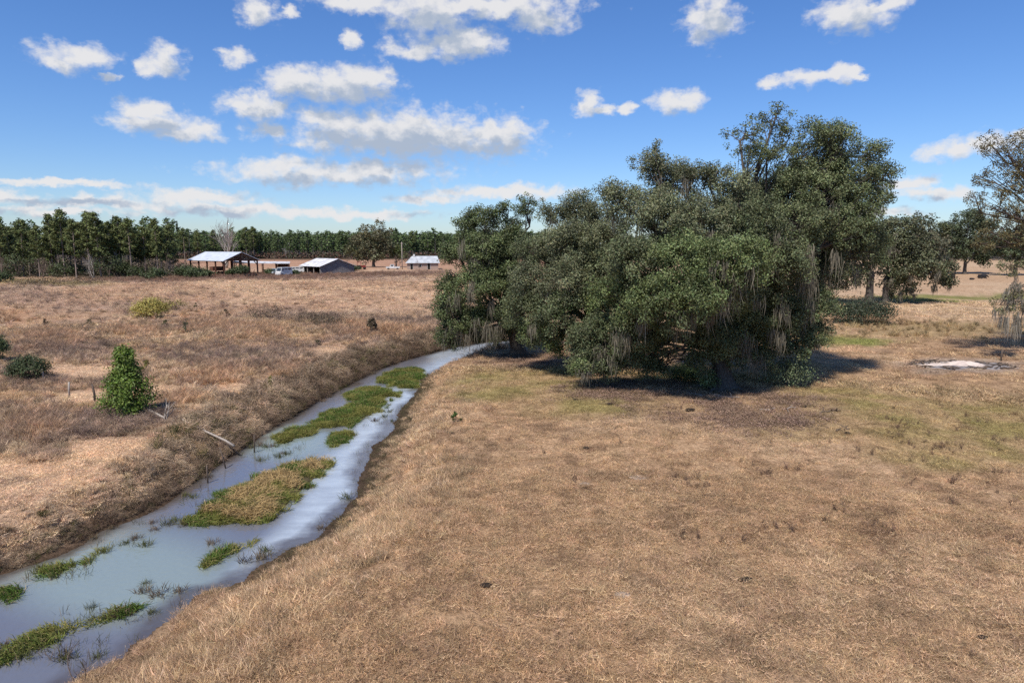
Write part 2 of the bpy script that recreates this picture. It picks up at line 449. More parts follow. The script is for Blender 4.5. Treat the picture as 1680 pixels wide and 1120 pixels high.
def build_ground():
    ang = np.concatenate([np.linspace(-48, 48, 620), np.linspace(48, 312, 90)[1:-1]])
    ang = np.radians(ang)
    rr = [2.0]
    while rr[-1] < 5000: rr.append(rr[-1] * (1.0075 if 9 < rr[-1] < 140 else 1.05))
    rr = np.array(rr)
    A, RR = np.meshgrid(ang, rr)
    x = np.sin(A) * RR; y = np.cos(A) * RR
    z, d, left = height(x, y, True)
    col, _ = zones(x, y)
    dn = d + (vnoise(x, y, .8, 5) - .5) * .5
    mud = np.where(left, sstep(1.1, .1, dn), sstep(1.7, .5, dn) * np.clip(sstep(17, 24, RR), .25, 1)) * (d > -2)
    mud = np.where(d < 0, 1, mud)
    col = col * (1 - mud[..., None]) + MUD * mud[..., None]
    n, m = x.shape
    v = np.stack([x, y, z], -1).reshape(-1, 3)
    i = np.arange(n - 1)[:, None] * m; j = np.arange(m)[None, :]; j2 = (j + 1) % m
    q = np.stack([i + j, i + m + j, i + m + j2, i + j2], -1).reshape(-1, 4)[:, ::-1]
    mb = MB(); mb.add(v, q, None, col.reshape(-1, 3))
    c = mb.n
    mb.add(np.array([[0, 0, float(z[0].mean())]]), None, None, STRAW)
    mb.t.append(np.array([[c, (k + 1) % m, k] for k in range(m)])); mb.flatt.append(np.full(m, False))
    mt, nt, out = new_mat('ground_cover'); l = nt.links.new
    at = nd(nt, 'ShaderNodeAttribute', attribute_name='col')
    tc = nd(nt, 'ShaderNodeTexCoord')
    mp = nd(nt, 'ShaderNodeMapping')
    nz = nd(nt, 'ShaderNodeTexNoise'); nz.inputs['Scale'].default_value = 7; nz.inputs['Detail'].default_value = 8; nz.inputs['Roughness'].default_value = .7
    n2 = nd(nt, 'ShaderNodeTexNoise'); n2.inputs['Scale'].default_value = .9; n2.inputs['Detail'].default_value = 8; n2.inputs['Roughness'].default_value = .75
    cr = nd(nt, 'ShaderNodeValToRGB'); cr.color_ramp.elements[0].position = .32; cr.color_ramp.elements[0].color = (.42, .38, .34, 1)
    cr.color_ramp.elements[1].position = .62; cr.color_ramp.elements[1].color = (1.12, 1.1, 1.06, 1)
    c2 = nd(nt, 'ShaderNodeValToRGB'); c2.color_ramp.elements[0].position = .35; c2.color_ramp.elements[0].color = (.62, .58, .55, 1)
    c2.color_ramp.elements[1].position = .6; c2.color_ramp.elements[1].color = (1.1, 1.1, 1.1, 1)
    m1 = nd(nt, 'ShaderNodeMix', data_type='RGBA', blend_type='MULTIPLY'); m1.inputs[0].default_value = 1
    m2 = nd(nt, 'ShaderNodeMix', data_type='RGBA', blend_type='MULTIPLY'); m2.inputs[0].default_value = 1
    b = nd(nt, 'ShaderNodeBsdfPrincipled'); b.inputs['Roughness'].default_value = .95; b.inputs['Specular IOR Level'].default_value = .08
    bp = nd(nt, 'ShaderNodeBump'); bp.inputs['Strength'].default_value = .9; bp.inputs['Distance'].default_value = .12
    l(tc.outputs['Object'], mp.inputs[0]); l(mp.outputs[0], nz.inputs['Vector']); l(mp.outputs[0], n2.inputs['Vector'])
    l(nz.outputs[0], cr.inputs[0]); l(n2.outputs[0], c2.inputs[0])
    l(at.outputs['Color'], m1.inputs[6]); l(cr.outputs[0], m1.inputs[7]); l(m1.outputs[2], m2.inputs[6]); l(c2.outputs[0], m2.inputs[7])
    l(m2.outputs[2], b.inputs['Base Color']); l(nz.outputs[0], bp.inputs['Height']); l(bp.outputs[0], b.inputs['Normal']); l(b.outputs[0], out.inputs[0])
    o = mb.build('ground', mt); tag(o, kind='structure')

def build_water():
    x0, x1 = POLY[:, 0].min() - 1, POLY[:, 0].max() + 1; y0, y1 = POLY[:, 1].min() - 1, POLY[:, 1].max() + 1
    xs = np.arange(x0, x1, .3); ys = np.arange(y0, y1, .3)
    X, Y = np.meshgrid(xs, ys)
    d, left = poly_dist(X, Y)
    dn = d + (fbm(X, Y, 2.5, 91, 3) - .5) * 1.6
    px, py = proj(X, Y, WATER_Z)
    n, m = X.shape
    shore = sstep(-1.1, .15, dn)                      # shallow, muddy margin
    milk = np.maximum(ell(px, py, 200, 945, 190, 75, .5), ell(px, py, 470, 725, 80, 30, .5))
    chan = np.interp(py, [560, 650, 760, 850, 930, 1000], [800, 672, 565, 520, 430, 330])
    white = np.maximum(sstep(75, 15, np.abs(px - chan)) * (1 - milk), sstep(625, 600, py) * sstep(690, 720, px))  # pale channel and far bend: milky water plus sky reflection painted in
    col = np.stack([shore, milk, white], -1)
    i = np.arange(n - 1)[:, None] * m; j = np.arange(m - 1)[None, :]
    q = np.stack([i + j, i + j + 1, i + m + j + 1, i + m + j], -1).reshape(-1, 4)
    keep = (d.reshape(-1)[q] < .9).any(1)
    q = q[keep]
    u, inv = np.unique(q, return_inverse=True)
    v = np.stack([X, Y, np.full_like(X, WATER_Z)], -1).reshape(-1, 3)[u]
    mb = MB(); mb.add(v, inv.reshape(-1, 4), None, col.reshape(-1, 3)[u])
    mt, nt, out = new_mat('creek_water'); l = nt.links.new
    at = nd(nt, 'ShaderNodeAttribute', attribute_name='col'); sp = nd(nt, 'ShaderNodeSeparateColor'); l(at.outputs['Color'], sp.inputs[0])
    tc = nd(nt, 'ShaderNodeTexCoord')
    nz = nd(nt, 'ShaderNodeTexNoise'); nz.inputs['Scale'].default_value = 1.1; nz.inputs['Detail'].default_value = 6; nz.inputs['Roughness'].default_value = .65
    rp = nd(nt, 'ShaderNodeTexNoise'); rp.inputs['Scale'].default_value = 5.0; rp.inputs['Detail'].default_value = 3
    l(tc.outputs['Object'], nz.inputs[0]); l(tc.outputs['Object'], rp.inputs[0])
    def mixc(a, b, f):
        k = nd(nt, 'ShaderNodeMix', data_type='RGBA')
        for s, t in ((a, k.inputs[6]), (b, k.inputs[7]), (f, k.inputs[0])):
            if isinstance(s, tuple): t.default_value = s
            else: l(s, t)
        return k.outputs[2]
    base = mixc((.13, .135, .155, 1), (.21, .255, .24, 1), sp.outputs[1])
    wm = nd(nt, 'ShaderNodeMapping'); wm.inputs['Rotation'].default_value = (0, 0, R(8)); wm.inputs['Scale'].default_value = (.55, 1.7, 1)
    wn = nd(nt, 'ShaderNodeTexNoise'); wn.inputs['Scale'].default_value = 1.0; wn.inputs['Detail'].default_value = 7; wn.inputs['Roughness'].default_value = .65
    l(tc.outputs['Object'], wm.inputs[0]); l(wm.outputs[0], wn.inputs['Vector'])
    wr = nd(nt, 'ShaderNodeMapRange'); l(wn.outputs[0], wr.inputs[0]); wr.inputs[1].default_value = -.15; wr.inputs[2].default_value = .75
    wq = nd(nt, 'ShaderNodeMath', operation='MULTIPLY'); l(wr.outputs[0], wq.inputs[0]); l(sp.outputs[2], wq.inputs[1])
    base = mixc(base, (.44, .50, .54, 1), wq.outputs[0])  # streaky sky reflection mixed into the milky base colour
    ad = nd(nt, 'ShaderNodeMath', operation='MULTIPLY_ADD'); l(nz.outputs[0], ad.inputs[0]); ad.inputs[1].default_value = 1.1
    l(sp.outputs[0], ad.inputs[2])
    mr = nd(nt, 'ShaderNodeMapRange'); l(ad.outputs[0], mr.inputs[0]); mr.inputs[1].default_value = .75; mr.inputs[2].default_value = 1.45
    mr.inputs[3].default_value = 0; mr.inputs[4].default_value = .85
    base = mixc(base, (.075, .06, .048, 1), mr.outputs[0])
    b = nd(nt, 'ShaderNodeBsdfPrincipled'); b.inputs['Roughness'].default_value = .04; b.inputs['IOR'].default_value = 1.6
    b.inputs['Specular IOR Level'].default_value = .9
    bp = nd(nt, 'ShaderNodeBump'); bp.inputs['Strength'].default_value = .3; bp.inputs['Distance'].default_value = .05
    l(rp.outputs[0], bp.inputs['Height']); l(bp.outputs[0], b.inputs['Normal'])
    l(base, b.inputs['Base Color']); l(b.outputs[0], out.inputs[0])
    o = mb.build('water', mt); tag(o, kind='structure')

# ---------------------------------------------------------------- ground cover: scattered, nobody could count it
TUFTS = bpy.data.collections.new('grass_tufts')          # sources only, never linked to the scene
def tuft(i, name, fn):
    mb = MB(); fn(mb)
    o = bpy.data.objects.new('tuft_%02d_%s' % (i, name), mb.mesh(name)); o.data.materials.append(M_GRASS)
    TUFTS.objects.link(o)

def rnd_blades(mb, n, rad, l0, l1, w, up, col_lo=.55, col_hi=1.3, bend=.35, seg=1):
    a = RNG.random(n) * 2 * math.pi; r = rad * np.sqrt(RNG.random(n))
    base = np.stack([np.cos(a) * r, np.sin(a) * r, np.full(n, -.02)], 1)
    d = RNG.normal(size=(n, 3)); d[:, 2] = np.abs(d[:, 2]) * .5 + up
    v = col_lo + (col_hi - col_lo) * RNG.random((n, 1))
    tint = v * (1 + (RNG.random((n, 3)) - .5) * np.array([.06, .10, .16]))
    mb.blades(base, d, l0 + (l1 - l0) * RNG.random(n), w * (.7 + .6 * RNG.random(n)), tint, bend, seg)

def twiggy(mb, n, h, spread, tw, leaf=0.0):
    for _ in range(n):
        b = np.array([*(RNG.normal(size=2) * .06), -.02]); d = np.array([*(RNG.normal(size=2) * spread), 1.0]); d /= np.linalg.norm(d)
        L = h * (.6 + .5 * RNG.random()); c = np.full((1, 3), .7 + .5 * RNG.random())
        mb.blades(b[None], d[None], np.array([L]), np.array([tw * 1.4]), c, .1, 2)
        k = 9
        t = .25 + .7 * RNG.random(k)
        bb = b + d * (L * t)[:, None]
        dd = RNG.normal(size=(k, 3)) * .7 + d * .8
        mb.blades(bb, dd, L * .35 * (.4 + RNG.random(k)), np.full(k, tw), np.repeat(c, k, 0) * (.8 + .4 * RNG.random((k, 1))), .2, 1)
        if leaf:
            m = 14; tt = .3 + .75 * RNG.random(m)
            mb.leaves(b + d * (L * tt)[:, None] + RNG.normal(size=(m, 3)) * L * .14, RNG.normal(size=(m, 3)), leaf, leaf * .6, np.repeat(c, m, 0) * (.7 + .7 * RNG.random((m, 1))))

tuft(0, 'turf', lambda m: rnd_blades(m, 130, .42, .05, .13, .010, .35))
tuft(1, 'turf', lambda m: rnd_blades(m, 130, .42, .06, .16, .010, .25))
tuft(2, 'medium', lambda m: rnd_blades(m, 110, .32, .16, .38, .013, .9))
tuft(3, 'tall', lambda m: rnd_blades(m, 80, .22, .45, .95, .016, 1.6, bend=.25, seg=2))
tuft(4, 'weed', lambda m: twiggy(m, 7, .55, .35, .012, .035))
tuft(5, 'brush', lambda m: (rnd_blades(m, 70, .38, .3, .8, .015, .6, bend=.6, seg=2), twiggy(m, 6, .8, .5, .016, .04)))
tuft(6, 'sedge', lambda m: rnd_blades(m, 70, .25, .22, .48, .016, 1.5, bend=.3, seg=2))
def _litter(m):
    n = 90; a = RNG.random(n) * 6.283; r = .45 * np.sqrt(RNG.random(n))
    m.leaves(np.stack([np.cos(a) * r, np.sin(a) * r, .01 + .04 * RNG.random(n)], 1), np.array([0, 0, 1]) + RNG.normal(size=(n, 3)) * .35, .07, .035, .5 + .9 * RNG.random((n, 1)) * np.ones((1, 3)))
tuft(7, 'litter', _litter)
tuft(8, 'coarse', lambda m: rnd_blades(m, 120, .9, .18, .42, .03, .7))
tuft(9, 'stems', lambda m: rnd_blades(m, 9, .35, .18, .45, .012, 2.0, bend=.2, seg=2))

def _tussock(m):
    n = 150; a = RNG.random(n) * 6.283; out = np.stack([np.cos(a), np.sin(a), np.zeros(n)], 1)
    d = out * (.25 + .75 * RNG.random((n, 1))) + np.array([0, 0, 1.0]) * (.3 + .7 * RNG.random((n, 1)))
    m.blades(out * .12 * RNG.random((n, 1)) + [0, 0, -.03], d, .45 + .5 * RNG.random(n), .017 * (.7 + .6 * RNG.random(n)), (.5 + .85 * RNG.random((n, 1))) * np.ones((1, 3)), .75, 2)
tuft(10, 'tussock', _tussock)
def scatter_group():
    g = bpy.data.node_groups.new('scatter_cover', 'GeometryNodeTree')
    g.interface.new_socket('Geometry', in_out='INPUT', socket_type='NodeSocketGeometry')
    g.interface.new_socket('Geometry', in_out='OUTPUT', socket_type='NodeSocketGeometry')
    N = g.nodes.new; l = g.links.new
    gi = N('NodeGroupInput'); go = N('NodeGroupOutput')
    mp = N('GeometryNodeMeshToPoints'); iop = N('GeometryNodeInstanceOnPoints'); ci = N('GeometryNodeCollectionInfo')
    ci.inputs['Collection'].default_value = TUFTS; ci.inputs['Separate Children'].default_value = True; ci.inputs['Reset Children'].default_value = True
    iop.inputs['Pick Instance'].default_value = True
    def na(n, t):
        k = N('GeometryNodeInputNamedAttribute'); k.data_type = t; k.inputs['Name'].default_value = n; return k.outputs['Attribute']
    l(gi.outputs[0], mp.inputs[0]); l(mp.outputs[0], iop.inputs['Points']); l(ci.outputs[0], iop.inputs['Instance'])
    l(na('kindidx', 'INT'), iop.inputs['Instance Index']); l(na('rot', 'FLOAT_VECTOR'), iop.inputs['Rotation']); l(na('scl', 'FLOAT_VECTOR'), iop.inputs['Scale'])
    l(iop.outputs[0], go.inputs[0])
    return g
SCAT = scatter_group()

def scatter(name, P, idx, scl, col, label, cat, tilt=.12):
    n = len(P)
    me = bpy.data.meshes.new(name)
    me.vertices.add(n); me.vertices.foreach_set('co', P.astype(np.float32).ravel())
    rot = np.stack([RNG.normal(size=n) * tilt, RNG.normal(size=n) * tilt, RNG.random(n) * 6.283], 1)
    def put(nm, ty, key, arr, dt=np.float32):
        a = me.attributes.new(nm, ty, 'POINT'); a.data.foreach_set(key, np.ascontiguousarray(arr, dtype=dt).ravel())
    put('kindidx', 'INT', 'value', np.broadcast_to(idx, (n,)), np.int32)
    put('rot', 'FLOAT_VECTOR', 'vector', rot)
    s = np.asarray(scl, float)
    if s.ndim < 2: s = np.repeat(np.broadcast_to(s, (n,))[:, None], 3, 1)
    put('scl', 'FLOAT_VECTOR', 'vector', s)
    put('icol', 'FLOAT_COLOR', 'color', np.concatenate([col, np.ones((n, 1))], 1))
    me.materials.append(M_GRASS)
    o = bpy.data.objects.new(name, me); COL.objects.link(o)
    md = o.modifiers.new('scatter', 'NODES'); md.node_group = SCAT
    tag(o, label, cat, kind='stuff'); print(name, n)
    return o

def view_points(n, r0, r1, power=1.0, half=44):
    """random ground points in the wedge the photograph looks into, denser nearby"""
    u = RNG.random(n)
    if power == 0: r = r0 * (r1 / r0) ** u                       # 1/r^2 density
    else: r = np.sqrt(r0 ** 2 + (r1 ** 2 - r0 ** 2) * u)
    a = R(half) * (2 * RNG.random(n) - 1)
    return np.sin(a) * r, np.cos(a) * r

def with_h(x, y):
    z, d, left = height(x, y, True)
    return np.stack([x, y, z], 1), d, left

def jit(c, s=.15):
    n = len(c)
    return c * (1 + (RNG.random((n, 1)) - .5) * 2 * s) * (1 + (RNG.random((n, 3)) - .5) * .08)

def build_cover():
    # right pasture: short dry turf
    xs, ys = [], []
    for n, r0, r1 in ((30000, 11, 27), (26000, 27, 50), (15000, 50, 130)):
        x, y = view_points(n, r0, r1); xs.append(x); ys.append(y)
    x = np.concatenate(xs); y = np.concatenate(ys)
    P, d, lf = with_h(x, y); col, z = zones(x, y)
    r = np.hypot(x, y)
    hole = sstep(.45, .65, fbm(x, y, .45, 79, 3))
    k = (~z['left']) & (d > .5) & (RNG.random(len(x)) > .85 * hole) & (RNG.random(len(x)) > z['ash'] * .8) & (RNG.random(len(x)) > .5 * z['litter'])
    P, col, r, d = P[k], col[k], r[k], d[k]; zk = {a: b[k] for a, b in z.items()}
    n = len(P)
    idx = RNG.integers(0, 2, n)
    edge = sstep(6.5, 2.5, d) * sstep(60, 30, r)                    # longer grass along the lip of the bank
    up = RNG.random(n) < (.10 + .55 * edge + .7 * zk['tall'] + .3 * zk['gg'])
    idx = np.where(up, 2, idx); idx = np.where(r > 48, 8, idx); idx = np.where((zk['tall'] > .35) & (RNG.random(n) < .8), 3, idx)
    scl = (.75 + .6 * RNG.random(n)) * np.where(up, .7 + .3 * edge, 1) * np.clip(.45 + d * .2, .5, 1) * np.where((r > 48) & (idx != 3), .55 + r / 260, 1)
    ln = (RNG.random(n) < .5 * edge)[:, None]
    col = np.where(ln, col * .5 + PALE * .5, col)
    scatter('pasture_grass', P, idx, scl, jit(col * C(1.27, 1.29, 1.23), .5), 'short dry tan turf covering the pasture right of the creek', 'grass', .2)
    # dark dead weeds on the pasture
    x, y = view_points(26000, 14, 60); P, d, lf = with_h(x, y); col, z = zones(x, y)
    wn = sstep(.50, .72, fbm(x, y, 1.4, 83, 5)) * .7
    want = np.maximum.reduce([ell(z['px'], z['py'], 1450, 830, 260, 110, .5, z['n1']) * 1.0, ell(z['px'], z['py'], 1600, 720, 180, 60, .5, z['n1']) * .45, np.full(len(x), .025)]) * wn
    k = (~z['left']) & (d > 1) & (RNG.random(len(x)) < want)
    P = P[k]; n = len(P)
    scatter('dead_weeds', P, np.full(n, 4), .3 + .5 * RNG.random(n), jit(np.broadcast_to(C(.17, .11, .08), (n, 3)), .3), 'dark brown dead weed stalks dotted over the pasture', 'weeds', .2)
    # fallen leaves below the oaks
    x, y = view_points(16000, 28, 62, half=26); P, d, lf = with_h(x, y); col, z = zones(x, y)
    k = (~z['left']) & (d > .6) & (RNG.random(len(x)) < z['litter'] * (.2 + .6 * sstep(.4, .6, z['n2'])))
    P = P[k]; n = len(P); P[:, 2] += .02
    scatter('leaf_litter', P, np.full(n, 7), .9 + .5 * RNG.random(n), jit(np.broadcast_to(C(.28, .19, .14), (n, 3)), .4), 'reddish brown fallen leaves under the oaks', 'leaf litter', .1)
    # left field: rank dry grass, broomsedge and weeds
    xs, ys = [], []
    for n, r0, r1 in ((34000, 16, 45), (42000, 45, 90), (26000, 90, 240)):
        x, y = view_points(n, r0, r1); xs.append(x); ys.append(y)
    x = np.concatenate(xs); y = np.concatenate(ys); r = np.hypot(x, y)
    P, d, lf = with_h(x, y); col, z = zones(x, y)
    k = z['left'] & (d > .9)
    P, col, r, d = P[k], col[k], r[k], d[k]; zk = {a: b[k] for a, b in z.items()}; n = len(P)
    idx = np.where(RNG.random(n) < .6, 2, RNG.integers(0, 2, n))
    u = RNG.random(n)
    smooth = np.maximum(zk['path'], sstep(540, 505, zk['py']) * .6)
    idx = np.where((u < .6 * zk['rust']), 3, idx)
    clump = sstep(.56, .70, fbm(P[:, 0], P[:, 1], 2.6, 87, 3)) * sstep(455, 470, zk['py'])
    drk = u > 1 - np.maximum(.32 * zk['pur'], .26 * clump * (1 - zk['path']))
    idx = np.where(drk, 5, idx)
    col = col * (1 + .25 * zk['path'][:, None])
    col = np.where((drk & (RNG.random(n) < .75))[:, None], C(.20, .14, .115) + 0 * col, col)
    idx = np.where((idx == 2) & (RNG.random(n) < smooth * .8), 1, idx)
    idx = np.where(zk['path'] > .4, RNG.integers(0, 2, n), idx)
    idx = np.where((idx == 2) & (RNG.random(n) < .3), 10, idx)
    idx = np.where((r > 70) & (idx < 3), 8, idx)
    st_ = zk['strip'] * (RNG.random(n) < .8) > .3
    idx = np.where(st_, 5, idx)
    scl = (.7 + .7 * RNG.random(n)) * np.where(idx == 5, .75, 1) * np.where(st_, 1.0, 1) * np.where(idx == 10, .6, 1) * np.where(idx == 3, .8, 1) * np.where(idx == 8, .55 + r / 300, 1)
    scl = scl * np.where((r > 70) & (idx != 8), 1.25, 1)
    scatter('field_grass', P, idx, scl, jit(col * C(1.29, 1.32, 1.25), .45), 'rank dry grass, rusty broomsedge and weeds filling the field left of the creek', 'grass', .18)
    # brush along the left bank
    seg = LW[1:]; L = np.hypot(*np.diff(seg, axis=0).T); cum = np.concatenate([[0], np.cumsum(L)])
    n = 6500; s = RNG.random(n) * cum[-1]
    bx = np.interp(s, cum, seg[:, 0]); by = np.interp(s, cum, seg[:, 1])
    i = np.clip(np.searchsorted(cum, s) - 1, 0, len(L) - 1)
    t = np.diff(seg, axis=0)[i] / L[i][:, None]
    off = np.abs(RNG.normal(size=n)) * np.clip(by / 34, .5, 1.05) + .25
    x = bx - t[:, 1] * off; y = by + t[:, 0] * off
    P, d, lf = with_h(x, y); px, py = proj(x, y)
    k = (d > .2) & (d < 1.8 + 1.1 * sstep(18, 34, P[:, 1])) & (P[:, 1] > 9)
    P, d, py, px = P[k], d[k], py[k], px[k]; n = len(P)
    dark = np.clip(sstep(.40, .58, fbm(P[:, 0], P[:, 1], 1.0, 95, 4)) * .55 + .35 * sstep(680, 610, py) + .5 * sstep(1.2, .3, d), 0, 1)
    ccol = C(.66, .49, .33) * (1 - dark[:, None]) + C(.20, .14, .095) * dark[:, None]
    g = RNG.random(n) < .08
    ccol = np.where(g[:, None], C(.14, .13, .05), ccol)
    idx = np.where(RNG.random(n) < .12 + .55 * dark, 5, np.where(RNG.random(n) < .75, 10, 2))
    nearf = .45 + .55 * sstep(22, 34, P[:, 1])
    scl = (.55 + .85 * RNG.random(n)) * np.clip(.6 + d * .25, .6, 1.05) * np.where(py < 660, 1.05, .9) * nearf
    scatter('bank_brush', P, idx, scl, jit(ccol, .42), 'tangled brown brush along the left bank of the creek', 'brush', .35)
    # overhanging grass on the right bank
    seg = RW[1:]; L = np.hypot(*np.diff(seg, axis=0).T); cum = np.concatenate([[0], np.cumsum(L)])
    n = 4200; s = RNG.random(n) * cum[-1]
    bx = np.interp(s, cum, seg[:, 0]); by = np.interp(s, cum, seg[:, 1])
    i = np.clip(np.searchsorted(cum, s) - 1, 0, len(L) - 1); t = np.diff(seg, axis=0)[i] / L[i][:, None]
    off = np.abs(RNG.normal(size=n)) * 1.3 + .15
    x = bx + t[:, 1] * off; y = by - t[:, 0] * off
    P, d, lf = with_h(x, y); k = (d > .1) & (P[:, 1] > 9) & (P[:, 1] < 60); P, d = P[k], d[k]; n = len(P)
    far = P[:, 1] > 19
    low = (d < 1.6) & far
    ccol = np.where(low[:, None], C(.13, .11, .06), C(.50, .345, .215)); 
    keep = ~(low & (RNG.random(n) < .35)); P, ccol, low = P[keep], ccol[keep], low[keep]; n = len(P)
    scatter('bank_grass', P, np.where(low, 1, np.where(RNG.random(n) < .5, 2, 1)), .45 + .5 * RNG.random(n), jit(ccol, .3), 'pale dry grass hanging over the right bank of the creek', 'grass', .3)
    # thin sedge stems standing in the shallows
    n = 16000; x = POLY[:, 0].min() + RNG.random(n) * np.ptp(POLY[:, 0]); y = 9 + RNG.random(n) * 45
    d, lf = poly_dist(x, y); px, py = proj(x, y, WATER_Z)
    want = np.maximum.reduce([ell(px, py, 90, 940, 80, 14, .5), ell(px, py, 205, 890, 60, 12, .5), ell(px, py, 260, 862, 60, 10, .5), ell(px, py, 290, 970, 70, 12, .5) * .7, ell(px, py, 400, 905, 60, 14, .5) * .8,
                              ell(px, py, 190, 1010, 90, 14, .5), ell(px, py, 60, 1070, 110, 26, .5), ell(px, py, 440, 740, 60, 14, .5), ell(px, py, 330, 820, 50, 14, .5), ell(px, py, 600, 690, 60, 10, .5) * .5, sstep(-.7, -.1, d) * .25])
    k = (d < -.05) & (RNG.random(n) < want * .55); n = int(k.sum())
    P = np.stack([x[k], y[k], np.full(n, WATER_Z)], 1)
    scatter('water_sedge', P, np.where(RNG.random(n) < .75, 9, 6), .55 + .5 * RNG.random(n), jit(np.where(RNG.random((n, 1)) < .5, C(.11, .115, .04), C(.15, .11, .07)), .3), 'sparse green and brown sedge stems standing in the shallow water', 'sedge', .15)

# ---------------------------------------------------------------- grassy islets in the creek (each one a thing)
ISLETS = [
    ([(318, 842), (345, 816), (400, 792), (440, 774), (500, 755), (542, 747), (553, 755), (530, 775), (510, 796), (485, 816), (470, 836), (440, 850), (405, 860), (365, 864), (335, 858)], .42, 'large straw topped grass islet in the middle of the creek'),
    ([(285, 858), (310, 846), (335, 850), (340, 862), (300, 866)], .15, 'low green grass tongue at the near tip of the large straw islet'),
    ([(530, 723), (560, 708), (592, 709), (580, 726), (545, 733)], .10, 'small isolated green islet just beyond the large straw islet'),
    ([(440, 722), (480, 702), (515, 697), (525, 710), (490, 719), (455, 728)], .15, 'low green islet touching the shade of the left bank'),
    ([(505, 692), (540, 682), (585, 686), (580, 698), (540, 703), (512, 701)], .10, 'thin dark green strip of an islet in mid creek'),
    ([(520, 681), (560, 668), (600, 656), (645, 654), (632, 668), (600, 686), (560, 692)], .15, 'olive grass islet with rounded top beside the white channel'),
    ([(558, 648), (600, 633), (650, 640), (656, 649), (605, 655), (565, 658)], .1, 'long green islet in the narrow upper creek'),
    ([(615, 622), (650, 604), (688, 604), (697, 620), (680, 636), (640, 634)], .12, 'bright green islet farthest up the creek'),
    ([(315, 930), (345, 907), (382, 893), (395, 899), (372, 914), (335, 934)], .05, 'sparse dark green sedge patch alone in the pale pool'),
    ([(393, 897), (405, 886), (425, 883), (424, 896), (405, 902)], .05, 'tiny sedge patch next to the white channel'),
    ([(-20, 1075), (60, 1030), (130, 1012), (150, 1020), (80, 1062), (-20, 1098)], .08, 'dense green sedge bed at the bottom left corner'),
    ([(135, 1024), (205, 995), (240, 989), (205, 1010), (145, 1036)], .10, 'thin sedge line trailing from the corner sedge bed'),
    ([(50, 938), (88, 922), (132, 922), (100, 944), (62, 952)], .35, 'olive sedge patch beside the near left bank'),
    ([(-10, 970), (28, 954), (42, 964), (12, 990)], .25, 'olive sedge clump at the left edge of the photo'),
    ([(128, 925), (150, 905), (180, 897), (172, 908), (145, 928)], .3, 'narrow sedge clump in the shallows near the left bank'),
]
